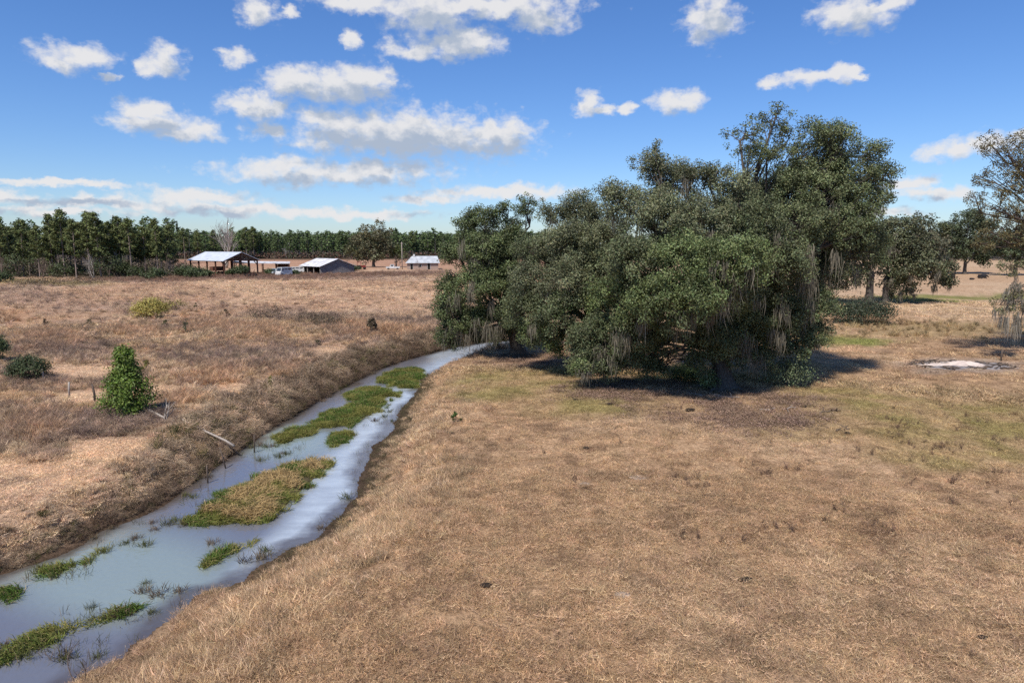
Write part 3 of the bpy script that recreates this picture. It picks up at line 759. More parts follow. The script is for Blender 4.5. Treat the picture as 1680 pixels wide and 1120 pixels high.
def build_islets():
    for k, (pp, dry, label) in enumerate(ISLETS):
        W = np.array([G(a, b, WATER_Z + .05)[:2] for a, b in pp]); c = W.mean(0)
        x0, y0 = W.min(0); x1, y1 = W.max(0)
        n0 = int(min(42000, 2600 * (x1 - x0) * (y1 - y0)))
        p = np.stack([x0 + RNG.random(n0) * (x1 - x0), y0 + RNG.random(n0) * (y1 - y0)], 1)
        ins = np.zeros(n0, bool); dd = np.full(n0, 9.)
        for i in range(len(W)):
            a = W[i]; b = W[(i + 1) % len(W)]; ab = b - a
            t = np.clip(((p - a) @ ab) / (ab @ ab), 0, 1); dd = np.minimum(dd, np.hypot(*(p - a - t[:, None] * ab).T))
            cr = (a[1] > p[:, 1]) != (b[1] > p[:, 1]); ins ^= cr & (p[:, 0] < a[0] + (p[:, 1] - a[1]) * ab[0] / (ab[1] if abs(ab[1]) > 1e-9 else 1e-9))
        inside = np.where(ins, dd, -dd) + (fbm(p[:, 0], p[:, 1], .7, 111 + k, 4) - .5) * (1.6 if k < 8 else .7)
        dense = 1.0 if k in (0, 5, 6, 7) else .7
        if k in (8, 9, 11): dense = .6
        keep = (inside > .02) & (RNG.random(n0) < .3 + .7 * sstep(0, .35, inside)) & (RNG.random(n0) < dense * (.35 + .65 * sstep(.38, .55, fbm(p[:, 0], p[:, 1], .5, 131 + k, 2))))
        p = p[keep]; inside = inside[keep]; n = len(p)
        if n < 10: continue
        root = empty('grass_islet', (c[0], c[1], WATER_Z), 0, label, 'grass islet', 'grassy islets in the creek')
        mound_h = .18 if k == 0 else .12
        z = mound_h * sstep(0, 1.0, inside)
        # a low muddy mound under the grass
        mb = MB(); ring = []
        m = len(W); V = []
        for f, h in ((1.0, -.12), (.72, mound_h * .55), (.35, mound_h * .9)):
            for a in W: V.append([(a[0] - c[0]) * f, (a[1] - c[1]) * f, h])
        V.append([0, 0, mound_h])
        q = [[r * m + i, r * m + (i + 1) % m, (r + 1) * m + (i + 1) % m, (r + 1) * m + i] for r in range(2) for i in range(m)]
        t = [[2 * m + i, 2 * m + (i + 1) % m, 3 * m] for i in range(m)]
        mb.add(V, q, t, C(.09, .075, .04))
        if k in (0, 5, 6, 7): mb.build('mound', M_BLADE, root)
        patch = fbm(p[:, 0], p[:, 1], 1.1, 151 + k, 3)
        isdry = (sstep(.0, .9, inside) * dry * 1.7 + (patch - .5) * 1.6 + (RNG.random(n) - .5) * .25) > .5
        if k and isdry.mean() < .35: isdry[:] = False
        base = np.stack([p[:, 0] - c[0], p[:, 1] - c[1], z - .03], 1)
        for nm, sel in (('dry_grass', isdry), ('green_grass', ~isdry)):
            s = np.where(sel)[0]
            if len(s) < 5: continue
            mb = MB(); d = RNG.normal(size=(len(s), 3)); d[:, 2] = np.abs(d[:, 2]) * .4 + .9
            lean = np.stack([fbm(p[s, 0], p[s, 1], 1.3, 171, 2) - .5, fbm(p[s, 0], p[s, 1], 1.3, 181, 2) - .5, 0 * s], 1) * 4
            d = d + lean
            if nm == 'dry_grass': col = C(.46, .33, .155) * (.55 + .8 * RNG.random((len(s), 1))); Ln = .28 + .3 * RNG.random(len(s))
            else: col = np.where(RNG.random((len(s), 1)) < .16, C(.32, .25, .12), C(.105, .165, .034)) * (.45 + .95 * RNG.random((len(s), 1))); Ln = .18 + .3 * RNG.random(len(s))
            if nm == 'green_grass':
                yl = sstep(.4, .65, fbm(p[s, 0], p[s, 1], .9, 191, 3))[:, None]; col = col * (1 - yl * .6) + C(.28, .24, .07) * yl * .6
            mb.blades(base[s], d, Ln, .022, col, .45, 2)
            mb.build(nm, M_BLADE, root)

# ---------------------------------------------------------------- trees
def bez(p0, p1, p2, n=8):
    t = np.linspace(0, 1, n)[:, None]
    return (1 - t) ** 2 * p0 + 2 * t * (1 - t) * p1 + t * t * p2

def oak(name, base, lobes, trunk_r, fork_h, label, group, leafL=.13, leafW=.07, per_m2=560, moss=0.5, bark=None, base_col=C(.102, .124, .060), lean=(0, 0), seedcol=0, cl_r=.5, cat='oak tree', limb=1.0, curtains=()):
    """lobes: list of (x, y, z, radius, density, tint index) in world metres"""
    root = empty(name, base, 0, label, cat, group)
    B = np.array(base, float)
    bark = bark or M_BARK
    fork = np.array([lean[0], lean[1], fork_h])
    tb = MB()
    zs = np.linspace(-.25, 1, 9); pts = np.stack([lean[0] * np.clip(zs, 0, 1) ** 1.5, lean[1] * np.clip(zs, 0, 1) ** 1.5, zs * fork_h], 1)
    rad = trunk_r * (1 + .9 * np.exp(-np.clip(zs, 0, 1) * fork_h / .35) - .18 * np.clip(zs, 0, 1))
    tb.tube(pts, rad, 14, wob=.22)
    for a in np.linspace(0, 6.28, 8)[:-1] + .3:                      # surface roots
        L = trunk_r * (2.2 + RNG.random() * 1.8); dv = np.array([math.cos(a), math.sin(a), 0])
        tb.tube(np.array([dv * trunk_r * .6 + [0, 0, trunk_r * .7], dv * trunk_r * 1.4 + [0, 0, trunk_r * .22], dv * L + [0, 0, -.06]]), [trunk_r * .4, trunk_r * .26, trunk_r * .1], 6)
    tb.build('trunk', bark, root)
    br = MB(); cr = MB(); ms = MB()
    wisps = []
    for (x, y, z, r, dens, ti) in lobes:
        c = np.array([x, y, z]) - B
        # limb from the fork to this lobe
        st = fork * (0.75 + .3 * RNG.random())
        dvec = c - st; L = np.linalg.norm(dvec)
        ctl = st + dvec * .45 + np.array([0, 0, .16 * L if c[2] > fork_h else .30 * L]) + RNG.normal(size=3) * .06 * L
        path = bez(st, ctl, c, 9); path[1:-1] += RNG.normal(size=(7, 3)) * .035 * L
        r0 = min(trunk_r * .45, .04 + .013 * L + .014 * r) * limb
        br.tube(path, np.linspace(r0, .035, 9), 7, wob=.15)
        ncl = max(8, int(28 * r * r * dens / (cl_r / .5) ** 2)) if dens > .45 else max(16, int(72 * r * r * dens / (cl_r / .5) ** 2))
        u = RNG.normal(size=(ncl, 3)); u /= np.linalg.norm(u, axis=1, keepdims=True)
        u[:, 2] = np.where((u[:, 2] < -.35) & (dens > .45) & (RNG.random(ncl) < .45), -u[:, 2] * .6, u[:, 2])
        rr = r * (.42 + .74 * RNG.random((ncl, 1)) ** .7)
        cc = c + u * rr * np.array([1.0, 1.0, .88])
        for i in range(0, ncl, 2):                                  # twigs out to the clusters
            a = path[RNG.integers(5, 9)]
            br.tube(bez(a, (a + cc[i]) / 2 + np.array([0, 0, .12 * r]), cc[i], 5), np.linspace(.035, .012, 5), 4, cap=False)
        lobe_t = 1 + (RNG.random() - .5) * .25
        tint = [C(1, 1, 1), C(.98, 1.06, .86), C(1.2, 1.12, 1.25), C(1.02, 1.04, 1.0), C(1.2, 1.1, .85)][ti] * lobe_t
        for i in range(ncl):
            cr_ = cl_r * (.6 + .7 * RNG.random()) * (1 if dens > .45 else .62)
            m = int(per_m2 * cr_ * cr_ * (1 if dens > .45 else .8))
            q = RNG.normal(size=(m, 3)); q = q / np.linalg.norm(q, axis=1, keepdims=True) * (RNG.random((m, 1)) ** .45) * cr_ * np.array([1.05, 1.05, .92])
            nr = q / cr_ * .6 + u[i] * .3 + np.array([0, 0, .4]) + RNG.normal(size=(m, 3)) * .85
            ct = tint * (1 + (RNG.random() - .5) * .8)
            col = base_col * C(1.30, 1.24, 1.22) * ct * (.55 + .9 * RNG.random((m, 1))) * (1 + (RNG.random((m, 3)) - .5) * np.array([.3, .1, .2]))
            cr.leaves(cc[i] + q, nr, leafL, leafW, np.clip(col, 0, 1))
        # hanging moss below the lobe
        if moss > 0 and dens > .45:
            nm = RNG.poisson(moss * min(r, 2.2) ** 2 * 1.5)
            for _ in range(nm):
                a = RNG.random() * 6.283; rr_ = r * math.sqrt(RNG.random())
                p = c + np.array([math.cos(a) * rr_, math.sin(a) * rr_, -r * (.2 + .5 * RNG.random())])
                ln = .5 + 1.5 * RNG.random() ** 1.6
                p[2] = max(p[2], ln * .4 + .9)
                ln = min(ln, p[2] - .25)
                k = RNG.integers(30, 55)
                bs = p + RNG.normal(size=(k, 3)) * np.array([.17, .17, .18])
                dn = np.array([0, 0, -1.]) + RNG.normal(size=(k, 3)) * .14
                ms.blades(bs, dn, ln * (.2 + .8 * RNG.random(k) ** 1.4), (.022 + .02 * RNG.random(k)) * (1 if leafL < .2 else 2.2), C(.25, .225, .17) * (.4 + .7 * RNG.random((k, 1))), .02, 2)
    for (p, ln, n_) in curtains:
        for _ in range(max(1, n_ // 3 + 1)):
            q = np.array(p) - B + RNG.normal(size=3) * np.array([.30, .4, .25]); k = RNG.integers(34, 60)
            ms.blades(q + RNG.normal(size=(k, 3)) * np.array([.17, .17, .22]), np.array([0, 0, -1.]) + RNG.normal(size=(k, 3)) * .13, min(ln, max(.3, q[2] - .2)) * (.2 + .8 * RNG.random(k) ** 1.4), .022 + .02 * RNG.random(k), C(.25, .225, .17) * (.4 + .75 * RNG.random((k, 1))), .18, 2)
    br.build('branches', bark, root)
    cr.build('crown', M_LEAF, root)
    if ms.n: ms.build('spanish_moss', M_MOSS, root)
    return root

def px_lobes(Y0, L, shrink=0):
    """lobes given as (px, py, radius px, depth offset m, density, tint)"""
    out = []
    for (px, py, rp, dy, dens, ti) in L:
        Y = Y0 + dy
        p = atY(px, py, Y)
        out.append((p[0], p[1], p[2], max(rp - (shrink * (.3 if py < 330 else 1 if py < 500 else .2) if dens > .45 else 0), min(rp, 11)) * Y / F, dens, ti))
    return out

def build_oaks():
    # main oak ---------------------------------------------------------
    b = GT(1185, 636); Y = b[1]
    L = [(1222, 222, 30, 0, .35, 3), (1272, 193, 27, 1, .35, 3), (1292, 232, 26, 1, .4, 3), (1250, 265, 30, 0, .5, 3),
         (1345, 238, 42, 2, .75, 3), (1382, 228, 28, 1, .5, 3), (1425, 255, 32, 2, .6, 3), (1450, 292, 28, 2, .6, 3), (1440, 335, 30, 1, .7, 3),
         (1062, 258, 26, 1, .45, 2), (1085, 285, 34, 1, .7, 2), (1125, 300, 42, 1, .8, 2), (1178, 282, 22, 0, .45, 2), (1205, 320, 42, 0, .8, 2),
         (1275, 312, 52, 2, 1, 3), (1335, 312, 56, 2, 1, 3), (1395, 310, 48, 2, .9, 3),
         (1018, 330, 42, 0, .8, 2), (1080, 352, 56, -1, 1, 2), (1150, 372, 58, -2, 1, 2), (1232, 375, 60, -2, 1, 0), (1312, 372, 58, 0, 1, 0), (1382, 378, 52, 1, 1, 3), (1425, 400, 42, 3, .9, 3),
         (1045, 425, 58, -3, 1, 0), (1128, 432, 62, -5, 1, 1), (1212, 428, 58, -5, 1, 1), (1285, 425, 48, -3, 1, 0),
         (1015, 485, 50, -2, 1, 1), (1080, 492, 52, -5, 1, 1), (1142, 490, 48, -6, 1, 1), (1210, 480, 44, -4, 1, 0), (1260, 480, 46, -1, 1, 0), (1350, 440, 44, 2, .9, 3), (1320, 485, 36, 1, .9, 3),
         (1000, 545, 42, -1, .9, 3), (965, 580, 30, 0, .8, 0), (1000, 588, 28, 1, .8, 3), (1055, 560, 36, 0, .9, 3), (1078, 585, 26, 1, .8, 3), (1060, 515, 36, -3, 1, 1), (955, 605, 20, -1, .6, 1),
         (1110, 525, 30, -5, .8, 0), (1165, 545, 36, -2, .9, 3), (1215, 535, 34, -1, .9, 3), (1268, 530, 40, 0, .9, 3), (1305, 545, 34, 1, .8, 3), (1272, 568, 26, 0, .7, 0),
         (1335, 545, 26, 1, .8, 3), (1240, 515, 36, -1, .9, 3), (1285, 510, 36, -1, .9, 3), (1320, 520, 30, 0, .9, 3), (1245, 555, 30, 0, .8, 3), (1200, 560, 30, -1, .8, 3), (1345, 500, 30, 1, .9, 3), (1160, 622, 14, -.6, .6, 1), (1032, 585, 26, -.5, 1, 3), (965, 555, 30, -.5, 1, 0), (1040, 540, 36, -1.5, 1, 0), (1085, 555, 28, -1, 1, 3), (975, 600, 22, -1, 1, 0), (1148, 588, 24, -1, .9, 3), (1218, 585, 24, -1, .9, 3), (1258, 590, 22, -.5, .8, 0), (1305, 575, 24, 0, .9, 3), (1335, 560, 20, 0, .8, 3), (1000, 606, 20, -.5, .9, 3), (1058, 600, 22, 0, .9, 3), (1085, 606, 16, .5, .8, 0), (1180, 560, 26, -2, .9, 3), (1300, 440, 40, -1, 1, 3), (1400, 350, 40, 1, 1, 3), (1360, 280, 36, 2, .8, 3),
         (1120, 400, 50, 6, 1, 3), (1230, 340, 60, 7, 1, 3), (1330, 380, 60, 7, 1, 3), (1180, 470, 60, 6, 1, 3)]
    oak('live_oak', b, px_lobes(Y, L, 8), .62, 2.6, 'largest spreading live oak on the pasture, grey moss hanging from its low branches', 'moss hung live oaks', moss=.7, per_m2=640, lean=(-.3, .2),
        curtains=[(atY(px, py, Y + dy), ln * .75 * Y / F, n) for px, py, ln, n, dy in [(1318, 412, 80, 8, -2), (1300, 425, 70, 7, -2.2), (1340, 425, 75, 8, -1.5), (1325, 470, 60, 6, -2), (1255, 440, 50, 4, -4), (1290, 495, 55, 6, -2.5), (1322, 520, 50, 6, -1), (1203, 470, 60, 5, -5.5), (1180, 480, 60, 5, -6),
            (1165, 505, 55, 5, -5), (1062, 520, 60, 5, -4.5), (1012, 545, 60, 5, -2.5), (985, 575, 45, 4, -1.5), (1228, 560, 60, 6, -2), (1210, 560, 60, 5, -2), (1340, 570, 45, 5, 0), (1270, 545, 50, 5, -2), (1135, 515, 45, 4, -5.5), (1245, 590, 45, 4, -1), (1365, 440, 50, 5, 1), (1390, 440, 50, 5, 2), (1120, 300, 30, 3, -2), (1180, 440, 40, 3, -7)]])
    # middle oak -------------------------------------------------------
    b = GT(1008, 606); Y = b[1]
    L = [(955, 350, 40, 0, .9, 2), (905, 352, 30, 0, .7, 2), (930, 400, 54, -2, 1, 2), (985, 380, 45, 0, 1, 2), (880, 408, 40, -1, 1, 0), (985, 440, 50, -2, 1, 0),
         (875, 455, 44, -2, 1, 2), (930, 460, 50, -4, 1, 2), (862, 505, 40, -2, .95, 0), (905, 515, 40, -4, 1, 0), (945, 500, 36, -4, .95, 1), (900, 548, 26, -3, .8, 1), (985, 500, 40, -1, .9, 3), (875, 545, 24, -2, .8, 1),
         (872, 562, 17, -2, .8, 0), (915, 572, 17, -2, .8, 1), (950, 545, 24, -2, .9, 3), (930, 430, 50, 4, 1, 3), (940, 330, 20, 0, .4, 2)]
    oak('live_oak', b, px_lobes(Y, L, 8), .42, 3.0, 'middle live oak of the cluster, grey green crown left of the largest oak', 'moss hung live oaks', moss=.6, per_m2=600, lean=(-1.2, 0))
    # left oak ---------------------------------------------------------
    b = GT(850, 584); Y = b[1]
    L = [(762, 372, 28, 0, .7, 3), (745, 418, 30, 0, .9, 3), (737, 465, 26, 0, .9, 3), (745, 522, 30, -1, .9, 3), (795, 362, 32, 0, .7, 3), (835, 345, 26, 0, .5, 3), (868, 335, 22, 0, .4, 3), (800, 412, 44, -1, 1, 3),
         (785, 468, 42, -2, 1, 3), (838, 400, 40, 0, .9, 3), (835, 460, 40, -1, 1, 3), (795, 520, 30, -1, .9, 3), (838, 520, 30, -2, .9, 3), (735, 548, 20, -1, .8, 3), (768, 545, 14, 0, .6, 3), (740, 492, 26, -1, .9, 3),
         (810, 440, 46, 4, 1, 3), (780, 400, 36, 3, 1, 3), (845, 370, 26, 1, .5, 3), (790, 555, 14, 0, .7, 3), (742, 562, 15, -1, .8, 3), (812, 552, 20, -1, .9, 3), (765, 520, 26, -1, .9, 3), (722, 500, 16, 0, .8, 3)]
    oak('live_oak', b, px_lobes(Y, L, 7), .55, 3.2, 'dark left live oak leaning over the creek', 'moss hung live oaks', moss=.7, per_m2=600, leafL=.14, leafW=.08, base_col=C(.085, .108, .046), lean=(-.8, .3),
        curtains=[(atY(px, py, Y + dy), ln * Y / F, n) for px, py, ln, n, dy in [(758, 540, 40, 6, -1.5), (735, 555, 30, 3, -1.5), (788, 530, 40, 6, -2.5), (775, 470, 35, 4, -3.5), (738, 495, 40, 4, -2), (800, 500, 40, 4, -3), (815, 545, 35, 4, -3), (760, 400, 30, 3, -2.5), (780, 390, 25, 2, -2.5)]])
    # oaks behind on the right ------------------------------------------
    b = GT(1425, 500); Y = b[1]
    L = [(1345, 420, 34, 0, 1, 3), (1390, 412, 34, 0, 1, 3), (1430, 415, 28, 0, .9, 3), (1370, 455, 26, 0, .8, 3), (1405, 450, 22, 0, .8, 3), (1330, 460, 26, 0, .8, 3), (1440, 380, 28, 2, .9, 3), (1360, 380, 30, 2, 1, 3)]
    oak('live_oak', b, px_lobes(Y, L), .55, 5, 'mossy oak partly hidden behind the right side of the largest oak', 'moss hung live oaks', leafL=.32, leafW=.2, per_m2=62, cl_r=.85, moss=.7, base_col=C(.098, .11, .06))
    b = GT(1452, 498); Y = b[1]
    L = [(1480, 375, 24, 0, .8, 3), (1505, 370, 20, 0, .6, 3), (1470, 400, 26, 0, 1, 3), (1500, 405, 28, -1, 1, 3), (1530, 400, 22, 0, .9, 2), (1485, 440, 28, -1, 1, 3), (1520, 438, 26, -2, 1, 3), (1550, 440, 18, 0, .9, 3),
         (1480, 470, 22, 0, .9, 3), (1462, 450, 20, 0, .9, 3), (1545, 462, 14, 0, .8, 3), (1500, 360, 12, 0, .4, 3), (1520, 420, 24, 3, 1, 3), (1560, 462, 9, 0, .6, 3)]
    oak('live_oak', b, px_lobes(Y, L), .5, 4, 'dark dome shaped oak standing alone in the field beyond the largest oak', 'moss hung live oaks', leafL=.32, leafW=.2, per_m2=66, cl_r=.85, moss=.9, base_col=C(.09, .10, .056))
    # far right oaks -----------------------------------------------------
    for (bx, by, L, label) in [
        (1582, 450, [(1560, 385, 20, 0, .9, 3), (1590, 365, 22, 0, 1, 3), (1615, 375, 20, 0, 1, 3), (1545, 378, 14, 0, .7, 4), (1580, 400, 24, 0, 1, 3), (1615, 405, 22, 0, 1, 3), (1565, 415, 16, 0, .8, 3), (1610, 425, 14, 0, .7, 3), (1600, 352, 10, 0, .6, 3)], 'rounded dark oak far off behind the two black cattle'),
        (1665, 452, [(1640, 400, 20, 0, .9, 3), (1665, 390, 22, 0, .9, 3), (1690, 395, 24, 0, .9, 3), (1650, 418, 16, 0, .8, 3), (1690, 420, 20, 0, .8, 3)], 'dark far oak at the right edge behind the bronze leaved tree'),
        (1500, 448, [(1470, 392, 14, 0, .9, 3), (1500, 385, 14, 0, .9, 3), (1530, 388, 14, 0, .9, 3), (1545, 400, 12, 0, .8, 3), (1500, 405, 16, 0, .9, 3), (1450, 400, 14, 0, .9, 3)], 'farthest low oak showing above the dome shaped oak')]:
        b = GT(bx, by); Y = b[1]
        oak('live_oak', b, px_lobes(Y, L), .55, 4, label, 'distant oaks on the right', leafL=.55, leafW=.36, per_m2=24, cl_r=1.25, moss=0, base_col=C(.065, .082, .045))
    # oak by the farmhouse ---------------------------------------------
    b = GT(613, 438); Y = b[1]
    L = [(600, 375, 11, 0, .4, 4), (620, 373, 12, 0, .4, 4), (610, 385, 15, 0, .45, 4), (590, 395, 14, 0, .8, 0), (625, 392, 15, 0, .8, 0), (605, 408, 18, 0, .9, 0), (635, 405, 14, 0, .8, 0), (580, 410, 12, 0, .7, 1), (620, 420, 14, 0, .8, 3), (595, 424, 9, 0, .7, 3), (638, 378, 6, 0, .35, 4)]
    oak('live_oak', b, px_lobes(Y, L), .6, 5, 'broad oak with thin top standing between the log shed and the farmhouse', 'trees around the farmyard', leafL=.7, leafW=.45, per_m2=15, cl_r=1.5, moss=0, base_col=C(.09, .092, .05))
    b = GT(650, 438); Y = b[1]
    L = [(648, 408, 9, 0, .9, 1), (655, 412, 8, 0, .9, 1), (640, 413, 8, 0, .9, 1), (650, 420, 9, 0, .9, 0), (662, 420, 7, 0, .9, 0)]
    oak('round_tree', b, px_lobes(Y, L), .3, 2, 'small rounded olive green tree left of the utility pole', 'trees around the farmyard', leafL=.6, leafW=.4, per_m2=18, cl_r=1.2, moss=0, base_col=C(.10, .115, .05), cat='tree')
    # bronze-leaved tree at the right edge: trunk stands out of frame
    b = GT(1790, 585); Y = b[1]
    L = [(1625, 238, 20, 0, .42, 4), (1655, 255, 24, 0, .42, 4), (1690, 225, 26, 0, .42, 4), (1612, 292, 18, 0, .42, 4), (1650, 300, 26, 0, .42, 4), (1685, 290, 28, 0, .42, 4), (1600, 322, 14, 0, .42, 4), (1640, 340, 28, 0, .42, 4), (1680, 345, 28, 0, .42, 4),
         (1635, 385, 24, 0, .42, 4), (1670, 385, 22, 0, .42, 4), (1612, 400, 14, 0, .42, 4), (1655, 440, 18, -1, .42, 1), (1662, 480, 17, -1, .44, 1), (1640, 500, 15, -1, .42, 1), (1668, 505, 14, -1, .42, 1), (1720, 260, 45, 0, .6, 4), (1760, 300, 60, 0, .7, 4), (1740, 380, 50, 0, .6, 4), (1830, 250, 70, 2, .7, 4), (1850, 350, 70, 0, .7, 4), (1760, 200, 50, 2, .6, 4), (1800, 420, 50, 0, .6, 4)]
    r = oak('water_oak', b, px_lobes(Y, L), .5, 5, 'sparse bronze leaved tree reaching in from the right edge of the photo', None, leafL=.15, leafW=.075, per_m2=330, moss=0, base_col=C(.10, .098, .058), bark=M_POST, lean=(.1, 0), limb=.55)
    ms = MB()
    for (px, py, n) in [(1658, 485, 7), (1650, 510, 5), (1668, 520, 8), (1672, 470, 5), (1640, 512, 3), (1678, 500, 4)]:
        for _ in range(n):
            p = atY(px + RNG.normal() * 6, py + RNG.normal() * 8, Y - 1) - np.array(b); k = 22
            ms.blades(p + RNG.normal(size=(k, 3)) * .10, np.array([0, 0, -1.]) + RNG.normal(size=(k, 3)) * .12, .5 + 1.0 * RNG.random(k), .04, C(.27, .245, .20) * (.5 + .8 * RNG.random((k, 1))), .02, 2)
    ms.build('spanish_moss', M_MOSS, r)

def shrub(name, base, w, h, label, cat='shrub', group=None, col=C(.05, .07, .025), leaf=.12, n=2500, form='round', mat=None, stems=6, thin=1.0):
    root = empty(name, base, 0, label, cat, group)
    st = MB()
    for _ in range(stems):
        a = RNG.random() * 6.283; rr = w * .32 * RNG.random()
        e = np.array([math.cos(a) * rr, math.sin(a) * rr, h * (.55 + .35 * RNG.random())])
        if form == 'cone': e[:2] *= .3
        st.tube(bez(np.array([0, 0, -.05]), np.array([e[0] * .3, e[1] * .3, e[2] * .5]), e, 6), np.linspace(.012 + .015 * h, .008, 6), 5)
    if form == 'cone': st.tube([[0, 0, -.05], [0.02, 0, h * .5], [0, .02, h * .95]], [.02 * h, .012 * h, .006], 6)
    st.build('stems', M_TWIG, root)
    ncl = max(10, int(n / 40)); m = int(n / ncl)
    cr = MB()
    for _ in range(ncl):
        a = RNG.random() * 6.283
        if form == 'cone':
            t = RNG.random() ** .8; prof = (w / 2) * (np.interp(t, [0, .08, .28, .5, .64, .76, .9, 1], [.5, .9, 1, .78, .48, .30, .2, .05]))
            rr = prof * (.45 + .6 * RNG.random() ** .5) * (.78 + .45 * math.sin(a * 3 + t * 9) ** 2); p = np.array([math.cos(a) * rr, math.sin(a) * rr, .06 * h + t * h * .92]); s = w * .085
            u = np.array([math.cos(a), math.sin(a), .5])
        else:
            u = RNG.normal(size=3); u /= np.linalg.norm(u); u[2] = abs(u[2]) if RNG.random() < .8 else u[2]
            rr = .5 + .55 * RNG.random() ** .5; p = np.array([u[0] * w / 2 * rr, u[1] * w / 2 * rr, h * .42 + u[2] * h * .52 * rr]); s = w * .10
        p[2] = max(p[2], .05)
        q = RNG.normal(size=(m, 3)) * s * np.array([1, 1, .8])
        c = col * (.65 + .7 * RNG.random()) * (.65 + .7 * RNG.random((m, 1))) * (1 + (RNG.random((m, 3)) - .5) * .2)
        if form == 'cone':
            nr = u + RNG.normal(size=(m, 3)) * .6
        else: nr = u + np.array([0, 0, .5]) + RNG.normal(size=(m, 3)) * .7
        pos = p + q; pos[:, 2] = np.maximum(pos[:, 2], .03)
        cr.leaves(pos, nr, leaf, leaf * .5, np.clip(c, 0, 1))
    cr.build('foliage', mat or M_LEAF, root)
    return root

def bare_tree(name, base, h, label, group=None, spread=.5, mat=None, depth=4, r0=None, seed=0, cat='bare tree', trunks=1, n_br=5):
    root = empty(name, base, 0, label, cat, group)
    rg = np.random.default_rng(seed); tr = MB(); br = MB()
    def grow(p, d, L, r, lev, mbx):
        n = 6; pts = [p]; dd = d / np.linalg.norm(d)
        for _ in range(n - 1):
            dd = dd + rg.normal(size=3) * .09 + np.array([0, 0, .05]); dd /= np.linalg.norm(dd); pts.append(pts[-1] + dd * L / (n - 1))
        pts = np.array(pts); mbx.tube(pts, np.linspace(r, r * .45, n), 6 if lev == 0 else 4, cap=(lev == 0))
        if lev < depth:
            k = n_br + 2 if lev == 0 else n_br
            for i in range(k):
                t = (.28 + .72 * (i + rg.random()) / k) if lev == 0 else (.2 + .8 * rg.random())
                q = pts[0] + (pts[-1] - pts[0]) * 0 ; q = np.array([np.interp(t * (n - 1), range(n), pts[:, j]) for j in range(3)])
                nd_ = dd * .55 + rg.normal(size=3) * spread + np.array([0, 0, .35])
                grow(q, nd_, L * (.5 + .22 * rg.random()) * (1 - .25 * t), r * .42, lev + 1, br)
    for k in range(trunks):
        d0 = np.array([rg.normal() * .08 * (1 + trunks), rg.normal() * .08 * (1 + trunks), 1.0])
        grow(np.array([rg.normal() * .1 * (trunks - 1), rg.normal() * .1 * (trunks - 1), -.1]), d0, h * .62, r0 or h * .018, 0, tr)
    tr.build('trunk', mat or M_PALEBARK, root)
    if br.n: br.build('branches', mat or M_PALEBARK, root)
    return root

def pine_meshes(k, lo=False):
    """trunk and crown mesh of one pine about 18 m tall"""
    H = 18.0; tr = MB(); cr = MB()
    bx, by = RNG.normal(size=2) * .35
    z = np.linspace(0, 1, 8); path = np.stack([bx * z ** 2, by * z ** 2, z * H - .2], 1)
    tr.tube(path, np.linspace(.24, .05, 8), 7 if not lo else 4, cap=False)
    nb = 46 if not lo else 18
    start = (.30 if not lo else .2) + .16 * RNG.random()
    for i in range(nb):
        t = start + (1 - start) * (i + .5 * RNG.random()) / nb
        a = RNG.random() * 6.283
        rad = 2.6 * (np.interp((t - start) / (1 - start), [0, .25, .6, .85, 1], [.55, .95, .85, .55, .12])) * (.6 + .6 * RNG.random())
        p0 = np.array([bx * t * t, by * t * t, t * H]); p1 = p0 + np.array([math.cos(a) * rad, math.sin(a) * rad, .15 * rad + .3])
        tr.tube([p0, (p0 + p1) / 2 + [0, 0, .15], p1], [.05, .035, .015], 4, cap=False)
        for s in ((.55, .8), (.85, .95), (1.0, .9)) if not lo else ((.9, 1.3),):
            c = p0 + (p1 - p0) * s[0]; m = 21 if not lo else 14
            q = RNG.normal(size=(m, 3)) * np.array([.5, .5, .32]) * s[1]
            col = C(.135, .16, .055) * (.5 + .7 * RNG.random()) * (.7 + .6 * RNG.random((m, 1))) * (1 + (RNG.random((m, 3)) - .5) * .2)
            cr.leaves(c + q * .85, q + np.array([0, 0, .5]) + RNG.normal(size=(m, 3)) * .4, .62 if not lo else 1.2, .26 if not lo else .62, np.clip(col, 0, 1))
    return tr.mesh('pine_trunk'), cr.mesh('pine_crown')

